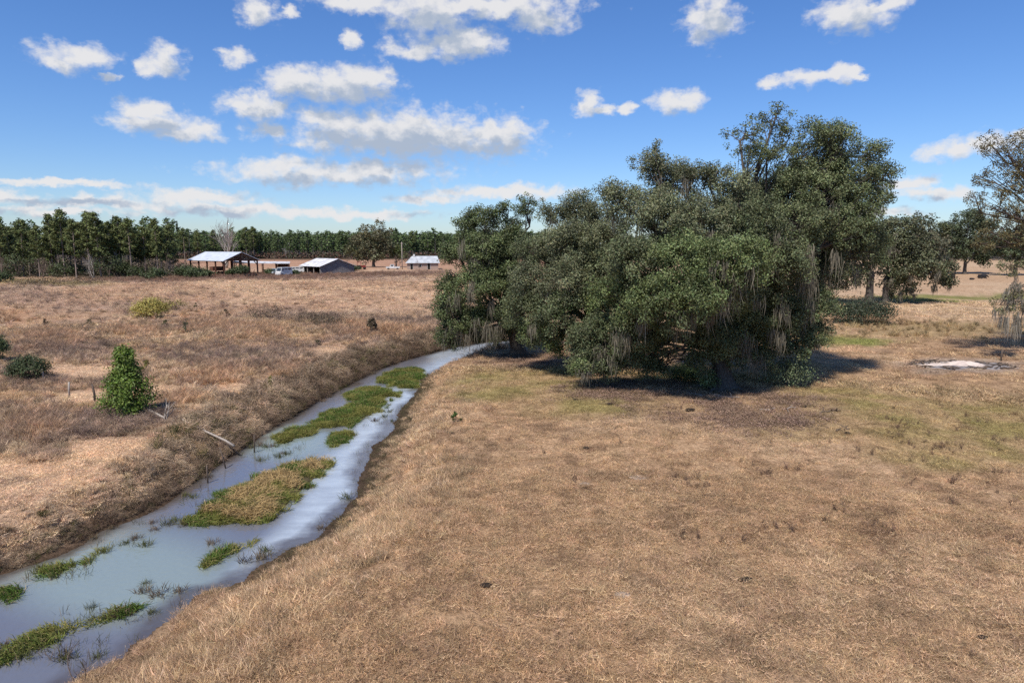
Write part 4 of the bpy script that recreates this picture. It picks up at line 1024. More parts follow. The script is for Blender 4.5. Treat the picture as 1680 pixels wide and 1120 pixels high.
def build_pines():
    protos = []
    for k in range(6):
        t, c = pine_meshes(k); t.materials.append(M_PINEBARK); c.materials.append(M_NEEDLE); protos.append((t, c))
    def pine(x, y, h, k, label, group):
        r = empty('pine_tree', (x, y, hz(x, y)), RNG.random() * 6.28, label, 'pine tree', group)
        r.scale = (h / 18 * (.9 + .25 * RNG.random()),) * 2 + (h / 18,)
        for nm, me in (('trunk', protos[k][0]), ('crown', protos[k][1])):
            o = bpy.data.objects.new(nm, me); COL.objects.link(o); o.parent = r
        return r
    tops = [(-60, 372), (0, 368), (25, 366), (45, 363), (72, 372), (105, 347), (125, 362), (150, 350), (165, 352), (185, 368), (200, 357), (218, 362), (240, 376), (258, 362), (278, 372), (300, 392)]
    # named front row: one pine under each visible top
    row = [(4, 366, 456, 'leftmost tall pine at the edge of the photo'), (40, 363, 455, 'tall pine rising behind the bare red sapling'), (66, 372, 456, 'shorter pine between the two leftmost tall pines and the twin tops'),
           (88, 353, 455, 'slightly leaning pine of the twin tall tops'), (107, 346, 455, 'tallest pine of the left stand'), (126, 362, 457, 'pine just right of the tallest pine, lower crown'),
           (148, 350, 455, 'tall pine behind the pale bare sapling'), (166, 351, 456, 'flat topped pine in the middle of the stand'), (183, 366, 455, 'lower pine filling the dip in the stand'),
           (199, 357, 454, 'tall pine with a narrow crown in the right half of the stand'), (217, 361, 455, 'pine with layered boughs right of the narrow crowned pine'), (240, 374, 453, 'short thin pine next to the round crowned last pine'),
           (260, 361, 453, 'last full pine of the stand, round airy crown'), (280, 372, 452, 'thin pine at the open right end of the stand')]
    for i, (px, pt, pb, lab) in enumerate(row):
        g = GT(px, pb); h = atY(px, pt, g[1])[2] - g[2]
        pine(g[0], g[1], h, i % 6, lab, 'pines of the left stand')
    n = 0
    while n < 85:                                                    # the rest of the stand behind the front row
        px = -60 + RNG.random() * 350; pb = 438 + RNG.random() * 15
        g = GT(px, pb)
        top = np.interp(px, [a for a, _ in tops], [b for _, b in tops]) + 6 + RNG.random() * 14
        h = atY(px, top, g[1])[2]
        if h > 26 or h < 9: continue
        pine(g[0], g[1], h, int(RNG.integers(0, 6)), 'pine crowded among others deeper in the left stand', 'pines deep in the left stand'); n += 1
    # a few pines that stand out above the far wood
    for px, pt, pb, lab in [(352, 378, 424, 'pine standing above the far wood behind the bare tree'), (405, 373, 424, 'pine poking above the far wood right of the bare tree'), (417, 373, 424, 'second pine poking above the far wood, close to its twin'),
                            (676, 380, 424, 'umbrella topped pine above the far wood over the farmhouse'), (304, 376, 432, 'slim pine between the left stand and the far wood'), (325, 381, 430, 'slender pine before the far wood above the left end of the pole barn')]:
        g = GT(px, pb); h = atY(px, pt, g[1])[2] - g[2]
        pine(g[0], g[1], h, int(RNG.integers(0, 6)), lab, 'pines above the far wood')
    # far wood, one mass
    lows = []
    for k in range(5):
        t, c = pine_meshes(k, True); lows.append((t, c))
    def arr(me):
        v = np.zeros(len(me.vertices) * 3, np.float32); me.vertices.foreach_get('co', v)
        f = [tuple(p.vertices) for p in me.polygons]
        cc = np.zeros(len(me.vertices) * 4, np.float32); me.color_attributes['col'].data.foreach_get('color', cc)
        return v.reshape(-1, 3), np.array(f), cc.reshape(-1, 4)[:, :3]
    L2 = [(arr(t), arr(c)) for t, c in lows]
    T = MB()
    for (pxa, pxb, y0, y1, n, h0, h1) in [(270, 930, 418, 424, 900, 15, 19), (900, 1750, 421, 428, 420, 11, 16), (-120, 290, 424, 434, 120, 17, 22)]:
        for _ in range(n):
            px = pxa + RNG.random() * (pxb - pxa); g = G(px, y0 + RNG.random() * (y1 - y0))
            h = h0 - 2 + (h1 - h0 + 2) * RNG.random() ** .8 + (2.5 if RNG.random() < .06 else 0); a = RNG.random() * 6.283; k = RNG.integers(0, 5)
            s = np.array([h / 18 * 1.15, h / 18 * 1.15, h / 18]); Rm = np.array([[math.cos(a), -math.sin(a), 0], [math.sin(a), math.cos(a), 0], [0, 0, 1]])
            for which, colr in ((0, C(.13, .115, .11)), (1, None)):
                v, f, c = L2[k][which]
                T.add((v * s) @ Rm.T + np.array([g[0], g[1], hz(g[0], g[1])]), f, None, np.broadcast_to(colr, v.shape) * (.6 + .8 * RNG.random()) if colr is not None else c * (.75 + .5 * RNG.random()) * C(.85, 1.0, 1.1), flat=True)
            # bare brush at the wood's edge
    for t, c in lows: bpy.data.meshes.remove(t); bpy.data.meshes.remove(c)
    for _ in range(1500):
        px = 260 + RNG.random() * 680; g = G(px, 422.5 + RNG.random() * 2.2); q = RNG.normal(size=(9, 3)) * np.array([1.6, 1.6, .9])
        T.leaves(np.array([g[0], g[1], hz(g[0], g[1]) + .4 + 2.6 * RNG.random()]) + q, RNG.normal(size=(9, 3)) + [0, 0, .5], 1.3, .8, np.broadcast_to([C(.10, .075, .055), C(.05, .06, .03), C(.15, .08, .055)][RNG.integers(0, 3)], (9, 3)) * (.6 + .8 * RNG.random((9, 1))))
    U = MB()
    for _ in range(2600):
        px = -110 + 425 * RNG.random() ** .9; g = GT(px, 440 + 14.5 * RNG.random()) if RNG.random() < .4 else G(px, 440 + 14.5 * RNG.random())
        hh = (.5 + 4.6 * RNG.random() ** 2.2) * (1 if px < 270 else .35); q = RNG.normal(size=(16, 3)) * np.array([.8, .8, .55])
        U.leaves(np.array([g[0], g[1], hz(g[0], g[1]) + hh]) + q, RNG.normal(size=(16, 3)) + [0, 0, .5], .55, .28, np.broadcast_to([C(.10, .085, .05), C(.06, .075, .03), C(.20, .155, .12)][RNG.integers(0, 3)], (16, 3)) * (.6 + .8 * RNG.random((16, 1))))
    o = U.build('undergrowth', M_NEEDLE); tag(o, 'tangled dark undergrowth between the trunks of the left pine stand', 'undergrowth', kind='stuff')
    o = T.build('far_woods', M_NEEDLE); tag(o, 'dark pine wood along the horizon beyond the fields', 'woods', kind='stuff')

def build_shrubs():
    S = shrub
    S('cedar_sapling', GT(212, 684), 2.05, 3.6, 'bright green cone shaped young evergreen in the left field', 'evergreen', col=C(.12, .175, .03), leaf=.14, n=12000, form='cone')
    S('shrub', GT(48, 622), 2.1, 1.55, 'dark green rounded bush among brown weeds near the left edge', col=C(.06, .078, .032), leaf=.13, n=5200)
    S('shrub', GT(-9, 592), 1.8, 2.1, 'dark bush cut off by the left edge of the photo', col=C(.075, .098, .038), leaf=.14, n=4500)
    S('shrub', GT(248, 520), 3.7, 2.1, 'yellow green rounded shrub in the middle of the left field', col=C(.33, .28, .075), leaf=.2, n=6500)
    S('shrub', GT(290, 508), 2.8, 1.3, 'faint yellow green bush right of the yellow shrub', col=C(.22, .18, .06), leaf=.17, n=900)
    for px, py, w, h, col, lab in [(241, 612, .7, 1.0, C(.15, .13, .035), 'small yellowish sapling right of the cone shaped evergreen'), (445, 644, .7, 1.05, C(.17, .15, .03), 'thin yellow sapling above the left creek bank'),
                                   (305, 548, 1.0, 1.7, C(.05, .06, .025), 'thin dark green sapling beyond the cone shaped evergreen'), (272, 540, .9, 1.0, C(.08, .09, .03), 'pale green sapling left of the thin dark sapling'),
                                   (148, 536, 1.3, .8, C(.06, .06, .025), 'low dark bush far out in the left field'), (74, 534, .6, .8, C(.07, .05, .03), 'tiny dark brown bush left of the low dark bush'),
                                   (748, 692, .5, .62, C(.055, .09, .02), 'small green sapling alone on the pasture by the creek'), (371, 520, 1.1, 1.0, C(.06, .05, .025), 'dark sapling standing in rusty grass'),
                                   (520, 566, .9, .5, C(.07, .07, .03), 'low green tuft in the pale grass before the rusty patch'), (322, 506, .7, .8, C(.08, .08, .03), 'small bush near the far rusty grass')]:
        S('sapling', GT(px, py), w, h, lab, 'sapling', col=col, leaf=.10, n=420, form='cone', stems=2)
    for px, py, w, h, lab in [(440, 523, 5.0, 1.3, 'dark scrub clump at the far edge of the rusty grass'), (515, 530, 4.2, 1.0, 'dark low scrub line right of the far scrub clump'), (540, 535, 4, 1.0, 'dark low scrub nearest the tall rusty grass'), (610, 548, .9, 1.7, 'narrow dark bush between the two rusty grass patches'), (605, 593, 2.6, 1.5, 'bushy dark brown scrub overhanging the creek bend'), (655, 580, 2.6, 1.4, 'brown scrub at the upper creek bend'),
                              (125, 467, 12, 1.1, 'long low dark scrub mound in the far left field'), (60, 468, 8, .9, 'low olive scrub mound left of the long scrub mound')]:
        S('scrub', GT(px, py), w, h, lab, 'scrub', 'dark scrub in the left field', col=C(.12, .09, .055), leaf=.16 if py > 500 else .3, n=1800, stems=14)
    # evergreen bushes by the barn and below the pines
    for px, py, w, h, lab in [(306, 454, 6, 3.0, 'green bush at the left foot of the pole barn'), (323, 455, 6, 2.6, 'green bush in front of the left posts of the pole barn'), (383, 452, 3.5, 1.8, 'low green bush under the middle of the pole barn'), (398, 452, 4, 2.8, 'green bush before the gable of the pole barn'), (338, 455, 4, 1.6, 'low olive bush beside the dark crate under the barn'),
                              (222, 455, 5, 3.2, 'dark evergreen bush left of the pole barn near the pines'), (180, 456, 8, 7.5, 'large dark evergreen shrub under the pines behind the pale sapling'), (252, 458, 6, 2.6, 'dark bush on the slope below the last pine'), (32, 456, 9, 8.5, 'large green cedar like shrub near the left edge under the pines'),
                              (2, 463, 5, 2.4, 'dark bush at the left edge in front of the stand'), (100, 455, 7, 4, 'dark shrub between the two bare saplings'), (135, 454, 6, 3, 'low shrub under the twin tall pines'), (205, 455, 5, 4, 'dark shrub at the foot of the stand, right half'), (480, 452, 4, 1.2, 'low green weeds by the white vehicles'), (442, 451, 3, 1.6, 'green bush by the post of the flat roofed shed'), (580, 444, 5, 1.6, 'olive bush at the right corner of the log shed')]:
        S('shrub', GT(px, py), w, h, lab, 'shrub', 'evergreen bushes along the field edge', col=C(.065, .085, .032), leaf=.5, n=1400)
    # near the oaks
    S('shrub', GT(1288, 632), 3.1, 1.9, 'pale green low bush with a dead branch at the right of the largest oak', col=C(.13, .16, .08), leaf=.12, n=4200, thin=.6)
    S('shrub', GT(1410, 530), 6.4, 2.5, 'dark green spreading bush behind the largest oak on the right', col=C(.045, .058, .03), leaf=.22, n=8500)
    S('shrub', GT(1125, 622), 2.3, 1.0, 'low dark green bush in the gap under the largest oak', col=C(.07, .105, .035), leaf=.12, n=3200)
    # bare trees
    B = bare_tree
    B('bare_tree', GT(372, 440), 21, 'tall pale leafless tree behind the pole barn', spread=.26, seed=3, trunks=3, r0=.3, depth=2, n_br=7)
    for i, (px, py, h, lab) in enumerate([(153, 457, 8.5, 'pale grey leafless sapling in front of the pines'), (71, 457, 6.2, 'reddish leafless sapling with a round head near the left edge'), (8, 459, 7, 'leafless tree at the left edge before the pines'), (192, 455, 9, 'grey leafless tree inside the right half of the stand'), (238, 456, 6, 'low leafless scrub tree beside the last pine'), (272, 455, 7, 'leafless grey tree at the right end of the stand'), (288, 452, 8, 'thin leafless tree left of the pole barn'), (652, 441, 6, 'reddish leafless bush beside the utility pole'), (470, 424, 9, 'white dead snag before the far wood'), (688, 443, 4.5, 'leafless bush before the farmhouse wall'), (567, 436, 5, 'leafless bush behind the log shed'), (450, 430, 6, 'leafless tree on the far red field edge')]):
        B('bare_tree', GT(px, py), h, lab, 'small leafless trees', spread=.55, seed=20 + i, depth=3, r0=.09 if i != 8 else .16, mat=M_PALEBARK if i in (0, 8, 3) else M_TWIG, trunks=2 if i in (0, 1, 7) else 1, n_br=6 if i < 3 else 5)
    g = GT(128, 1112); B('bare_sapling', g, 1.15, 'dark leafless sapling on the near right bank', spread=.3, seed=77, depth=2, r0=.014, mat=M_TWIG, cat='sapling', n_br=3, trunks=2)
    g = G(203, 1076, WATER_Z); B('dead_reed', g, .75, 'single pale dead reed standing in the near shallows', spread=.1, seed=79, depth=0, r0=.012, mat=M_DRIFT, cat='reed')
    for i, (px, py, h, lab) in enumerate([(600, 600, 1.9, 'dark leafless bush on the upper left bank'), (625, 596, 1.6, 'leafless twiggy bush beside the creek bend'), (470, 660, 1.3, 'leafless twiggy bush above the left bank'), (405, 690, 1.3, 'dark twiggy bush before the fallen pole'), (560, 615, 1.5, 'twiggy brown bush before the upper creek')]):
        B('bare_bush', GT(px, py), h, lab, 'leafless bushes on the left bank', spread=.6, seed=50 + i, depth=3, r0=.025, mat=M_TWIG, cat='bush', trunks=4, n_br=4)

# ---------------------------------------------------------------- buildings and yard
def frame_axes(px, py, alpha):
    """near corner on the ground and the two horizontal wall directions of a building turned by alpha"""
    g = GT(px, py); az = math.atan2(g[0], g[1]); v = np.array([math.sin(az), math.cos(az), 0]); p = np.array([math.cos(az), -math.sin(az), 0])
    u = math.cos(alpha) * p + math.sin(alpha) * v
    return g, math.atan2(u[1], u[0])

def build_barns():
    # open pole barn: local x = along the gable (to the right), local y = along the ridge (away)
    g, rz = frame_axes(369, 452, R(30))
    Wd, Ln, E, A = 10.6, 19.0, 4.4, 6.6
    root = empty('pole_barn', g, rz, 'open pole barn with galvanised gable roof and rusty posts', 'barn')
    rf = MB(); ov = .7
    sl = (A - E) / (Wd / 2)
    for s in (0, 1):
        xa = -ov if s == 0 else Wd + ov; za = E - ov * sl
        v = [[xa, -ov, za], [Wd / 2, -ov, A], [Wd / 2, Ln + ov, A], [xa, Ln + ov, za]]
        v = np.array(v); top = v + [0, 0, .12]
        rf.add(np.concatenate([v, top]), [[0, 1, 2, 3], [4, 7, 6, 5], [0, 4, 5, 1], [1, 5, 6, 2], [2, 6, 7, 3], [3, 7, 4, 0]], flat=True)
    rf.build('roof', M_ROOF, root)
    for k in range(5):
        for x in (0, Wd):
            m = MB(); m.box((x, k * Ln / 4, E / 2 - .2), (.34, .34, E + .2)); m.build('post', M_RUST, root)
    for y in (0, Ln):
        for x in (Wd * .25, Wd * .5, Wd * .75):
            m = MB(); m.box((x, y, E / 2 - .2), (.3, .3, E + .2)); m.build('post', M_RUST, root)
    for y in (0, Ln / 2, Ln):
        m = MB(); m.beam((0, y, E - .1), (Wd, y, E - .1), .2, .28); m.beam((0, y, E), (Wd / 2, y, A - .1), .2, .24); m.beam((Wd, y, E), (Wd / 2, y, A - .1), .2, .24)
        m.beam((Wd / 2, y, E), (Wd / 2, y, A - .2), .16, .2)
        for q in (.3, .7): m.beam((Wd / 2, y, E), (Wd * q, y, E + (A - E) * .58), .14, .16)
        m.build('truss', M_RUST, root)
    m = MB()
    for x in (0, Wd): m.beam((x, 0, E - .3), (x, Ln, E - .3), .2, .3)
    for x, y in ((0, 0), (Wd, 0), (Wd, Ln)):
        m.beam((x, y, E - 1.6), (x + (1.3 if x == 0 else -1.3), y, E - .1), .15, .2)
    m.build('side_beam', M_RUST, root)
    # dark crate-like wagon beneath the barn
    c = GT(356, 451); r2 = empty('farm_wagon', c, rz, 'dark rusty wagon body parked under the pole barn', 'wagon')
    m = MB(); m.box((0, 0, 1.35), (3.4, 2.0, .15))
    for y in (-.95, .95): m.box((0, y, 1.95), (3.4, .08, 1.1))
    for x in (-1.65, 1.65): m.box((x, 0, 1.95), (.08, 1.84, 1.1))
    for x in (-1.2, -.4, .4, 1.2): m.box((x, -1.02, 1.95), (.1, .06, 1.25))
    m.build('body', M_RUST, r2)
    for x in (-1.1, 1.1):
        for y in (-.9, .9):
            w = MB(); w.tube([[x, y - .12, .55], [x, y + .12, .55]], [.55, .55], 14); w.build('wheel', M_TYRE, r2)
    # machinery at the right posts
    c = GT(413, 454); r3 = empty('farm_implement', c, rz, 'low dark rusty machine by the right posts of the pole barn', 'farm machine')
    m = MB(); m.beam((-1.5, 0, .6), (1.6, .2, .7), .15, .15); m.beam((-1.2, -.6, .5), (-1.2, .7, .5), .12, .12); m.beam((.9, -.7, .55), (.9, .7, .55), .12, .12); m.beam((.2, 0, .6), (1.0, 0, 1.9), .12, .12); m.build('frame', M_RUST, r3)
    for x in (-1.2, .9):
        for y in (-.8, .8):
            w = MB(); w.tube([[x, y - .08, .4], [x, y + .08, .4]], [.42, .42], 12); w.build('wheel', M_TYRE, r3)
    # flat-roofed open shed behind
    g = GT(442, 450); az = math.atan2(g[0], g[1]); rz2 = -az - R(4)
    r4 = empty('flat_roof_shed', g + np.array([0, 6, 0]), rz2, 'long low open shed with flat pale roof right of the pole barn', 'shed')
    m = MB(); m.add([[-12.5, -1, 3.35], [4.2, -1, 3.0], [4.2, 4, 3.35], [-12.5, 4, 3.7], [-12.5, -1, 3.6], [4.2, -1, 3.25], [4.2, 4, 3.6], [-12.5, 4, 3.95]], [[0, 3, 2, 1], [4, 5, 6, 7], [0, 1, 5, 4], [1, 2, 6, 5], [2, 3, 7, 6], [3, 0, 4, 7]], flat=True); m.build('roof', M_WROOF, r4)
    for x in (-12, -8, -4, 0, 3.8):
        for y in (-.6, 3.6):
            m = MB(); m.box((x, y, 1.6), (.25, .25, 3.4)); m.build('post', M_RUST, r4)
    m = MB(); m.box((2.2, 3.7, 1.5), (3.6, .12, 3.0)); m.box((.3, 1.6, 1.6), (.12, 4.0, 2.9)); m.build('back_wall', M_RUST, r4)
    # log shed
    g, rz = frame_axes(526, 450, R(30)); Wd, Ln, E, A = 12.4, 12.6, 2.55, 4.75
    root = empty('log_shed', g, rz, 'grey log shed with white metal gable roof and a dark open side', 'shed')
    rf = MB(); ov = .5; sl = (A - E) / (Wd / 2)
    for s in (0, 1):
        xa = -ov if s == 0 else Wd + ov; za = E - ov * sl
        v = np.array([[xa, -ov, za], [Wd / 2, -ov, A], [Wd / 2, Ln + ov, A], [xa, Ln + ov, za]]); top = v + [0, 0, .1]
        rf.add(np.concatenate([v, top]), [[0, 1, 2, 3], [4, 7, 6, 5], [0, 4, 5, 1], [1, 5, 6, 2], [2, 6, 7, 3], [3, 7, 4, 0]], flat=True)
    rf.build('roof', M_WROOF, root)
    w = MB(); t = .2
    for y in (0, Ln):
        v = np.array([[0, y, -.2], [Wd, y, -.2], [Wd, y, E], [Wd / 2, y, A - .05], [0, y, E]]); v2 = v + [0, t if y == 0 else -t, 0]
        w.add(np.concatenate([v, v2]), [[0, 1, 2, 4], [5, 9, 7, 6], [0, 5, 6, 1], [1, 6, 7, 2]], [[2, 3, 4], [7, 9, 8]], flat=True)
    w.box((Wd - .1, Ln / 2, E / 2 - .1), (.2, Ln - .5, E + .2)); w.build('wall', M_PLANK, root)
    for k in range(4):
        m = MB(); m.box((.1, .3 + k * (Ln - .6) / 3, E / 2 - .1), (.22, .22, E + .1)); m.build('post', M_DRIFT, root)
    m = MB(); m.box((4.2, Ln / 2, E / 2 - .1), (.12, Ln - .6, E)); m.build('inner_wall', M_DARK, root)
    # red machine beside it
    g = GT(592, 442); r5 = empty('farm_tractor', g, .4, 'red tractor parked right of the log shed', 'tractor')
    m = MB(); m.box((.9, 0, 1.15), (1.9, .8, .75)); m.box((-.6, 0, 1.0), (1.2, .9, .8)); m.box((-.7, .75, 1.55), (1.2, .3, .12)); m.box((-.7, -.75, 1.55), (1.2, .3, .12)); m.build('body', M_RED, r5)
    m = MB(); m.box((-.55, 0, 2.75), (1.6, 1.5, .1));
    for x in (-1.2, .1):
        for y in (-.65, .65): m.box((x, y, 2.05), (.08, .08, 1.3))
    m.build('canopy', M_RED, r5)
    for x, y, r in ((-.8, .8, .8), (-.8, -.8, .8), (1.4, .65, .45), (1.4, -.65, .45)):
        w = MB(); w.tube([[x, y - .18, r], [x, y + .18, r]], [r, r], 16); w.build('wheel', M_TYRE, r5)
    # farmhouse
    g = GT(668, 442); az = math.atan2(g[0], g[1])
    r6 = empty('farmhouse', g, -az - R(2), 'low pale brick farmhouse with grey metal roof', 'house')
    Lh, Dh, Eh, Ah = 11.8, 7.5, 2.7, 4.9
    w = MB(); t = .22
    for y, s in ((0, 1), (Dh, -1)): w.box((Lh / 2, y + s * t / 2, Eh / 2 - .15), (Lh, t, Eh + .3))
    for x in (0, Lh):
        v = np.array([[x, t, -.3], [x, Dh - t, -.3], [x, Dh - t, Eh], [x, Dh / 2, Ah - .1], [x, t, Eh]]); v2 = v + [t if x == 0 else -t, 0, 0]
        w.add(np.concatenate([v, v2]), [[0, 1, 2, 4], [5, 9, 7, 6], [0, 5, 6, 1]], [[2, 3, 4], [7, 9, 8]], flat=True)
    w.build('wall', M_BRICK, r6)
    rf = MB(); ov = .6; sl = (Ah - Eh) / (Dh / 2)
    for s in (0, 1):
        ya = -ov if s == 0 else Dh + ov; za = Eh - ov * sl
        v = np.array([[-ov, ya, za], [Lh + ov, ya, za], [Lh + ov - (.9), Dh / 2, Ah], [-ov + 2.4, Dh / 2, Ah]]); top = v + [0, 0, .1]
        rf.add(np.concatenate([v, top]), [[0, 3, 2, 1], [4, 5, 6, 7], [0, 1, 5, 4], [1, 2, 6, 5], [2, 3, 7, 6], [3, 0, 4, 7]], flat=True)
    for x0, x1 in ((-ov, -ov + 2.4), (Lh + ov, Lh + ov - .9)):
        za = Eh - ov * sl; rf.add([[x0, -ov, za + .1], [x0, Dh + ov, za + .1], [x1, Dh / 2, Ah + .1]], None, [[0, 1, 2]], flat=True)
    ro = rf.build('roof', M_GROOF, r6)
    ch = MB(); ch.box((2.6, Dh / 2 - .3, Ah + .35), (.7, .7, .9)); ch.build('chimney', M_WHITE, ro)
    for x, wd, hh, zz, nm in ((1.7, .95, 2.1, 1.05, 'door'), (8.2, 1.0, 2.3, 1.15, 'door'), (4.8, 1.2, 1.1, 1.5, 'window')):
        d = MB(); d.box((x, -.02, zz), (wd, .06, hh)); dd = d.build(nm, M_DARK if nm == 'door' else M_GLASS, r6)
        f = MB(); f.box((x - wd / 2 - .05, -.04, zz), (.1, .08, hh + .1)); f.box((x + wd / 2 + .05, -.04, zz), (.1, .08, hh + .1)); f.box((x, -.04, zz + hh / 2 + .05), (wd, .08, .1)); f.build('frame', M_WHITE, dd)
    # utility pole
    g = GT(660, 442); h = atY(660, 397, g[1])[2]
    r7 = empty('utility_pole', g, 0, 'slim grey utility pole left of the farmhouse', 'utility pole')
    m = MB(); m.tube([[0, 0, -.3], [0, 0, h - g[2]]], [.17, .12], 8); m.build('pole', M_DRIFT, r7)
    m = MB(); m.box((0, 0, h - g[2] - .5), (1.3, .1, .12)); m.build('crossarm', M_DRIFT, r7)

def vehicle(name, base, rz, L, W, H, mat, label, cat, form='van', group=None):
    root = empty(name, base, rz, label, cat, group)
    prof = {'van': [(0, .45), (0, 1.15), (.35, 1.35), (.75, H), (L - .1, H), (L, H - .2), (L, .45)],
            'pickup': [(0, .5), (0, 1.0), (1.3, 1.12), (1.75, H), (2.9, H), (3.1, 1.1), (L, 1.1), (L, .5)]}[form]
    n = len(prof); V = []
    for s in (-1, 1):
        for (x, z) in prof: V.append([x - L / 2, s * W / 2 * (.86 if z > 1.3 else 1), z])
    b = MB(); q = [[i, (i + 1) % n, n + (i + 1) % n, n + i] for i in range(n)]
    b.add(V, q, None, flat=True)
    # side walls as fans
    for s in (0, 1):
        c = np.array(V[s * n:(s + 1) * n]); ce = c.mean(0); ce[2] = .8
        t = [[i, (i + 1) % n, n] if s else [(i + 1) % n, i, n] for i in range(n)]
        b.add(np.concatenate([c, ce[None]]), None, t, flat=True)
    b.build('body', mat, root)
    win = [(.42, .72, 1.4, H - .18)] if form == 'van' else []
    g = MB()
    if form == 'van':
        a = np.array([.38 - L / 2, 0, 1.42]); c = np.array([.70 - L / 2, 0, H - .12]); o = np.array([-.03, 0, .02])
        g.add([a + o + [0, -W * .36, 0], a + o + [0, W * .36, 0], c + o + [0, W * .36, 0], c + o + [0, -W * .36, 0]], [[0, 1, 2, 3]], None, flat=True); g.build('windscreen', M_GLASS, root)
        for s in (-1, 1):
            for x0, x1 in ((.95, 1.7), (1.95, 3.0), (3.2, L - .4)):
                k = MB(); k.box(((x0 + x1) / 2 - L / 2, s * (W / 2 * .86 + .01), (1.3 + H) / 2 - .08), (x1 - x0, .03, (H - 1.3) * .6)); k.build('side_window', M_GLASS, root)
    else:
        a = np.array([1.36 - L / 2, 0, 1.2]); c = np.array([1.70 - L / 2, 0, H - .1]); o = np.array([-.03, 0, .02])
        g.add([a + o + [0, -W * .38, 0], a + o + [0, W * .38, 0], c + o + [0, W * .36, 0], c + o + [0, -W * .36, 0]], [[0, 1, 2, 3]], None, flat=True); g.build('windscreen', M_GLASS, root)
        for s in (-1, 1):
            k = MB(); k.box((2.3 - L / 2, s * (W / 2 * .9 + .02), (1.15 + H) / 2), (1.0, .08, (H - 1.15) * .65)); k.build('side_window', M_GLASS, root)
    for x in (.85, L - .95):
        for s in (-1, 1):
            w = MB(); w.tube([[x - L / 2, s * (W / 2 - .12) - .11, .36], [x - L / 2, s * (W / 2 - .12) + .11, .36]], [.36, .36], 14); w.build('wheel', M_TYRE, root)
    return root

def build_yard():
    g = GT(466, 452.5); az = math.atan2(g[0], g[1])
    vehicle('parked_van', g, R(65), 4.9, 2.1, 2.5, M_WHITE, 'white van facing the field with a large dark windscreen, between the sheds', 'van')
    vehicle('parked_truck', GT(452, 450.5), R(75), 4.9, 1.9, 1.9, M_DULL, 'dull grey green pickup left of the white van', 'truck', 'pickup')
    vehicle('parked_van', GT(487, 448), R(20), 4.6, 1.9, 2.05, M_WHITE, 'white van half hidden behind brush at the log shed', 'van')
    g = GT(645, 442)
    r = vehicle('parked_truck', g, R(5), 5.2, 2.0, 1.9, M_WHITE, 'white pickup with a long low bed left of the utility pole', 'truck', 'pickup')

def stick(name, pts, rad, label, cat, mat, group=None):
    pts = np.array(pts, float); b = pts[0].copy()
    root = MB(); root.tube(pts - b, rad, 8, wob=.25)
    o = root.build(name, mat); o.location = b
    tag(o, label, cat, group); return o

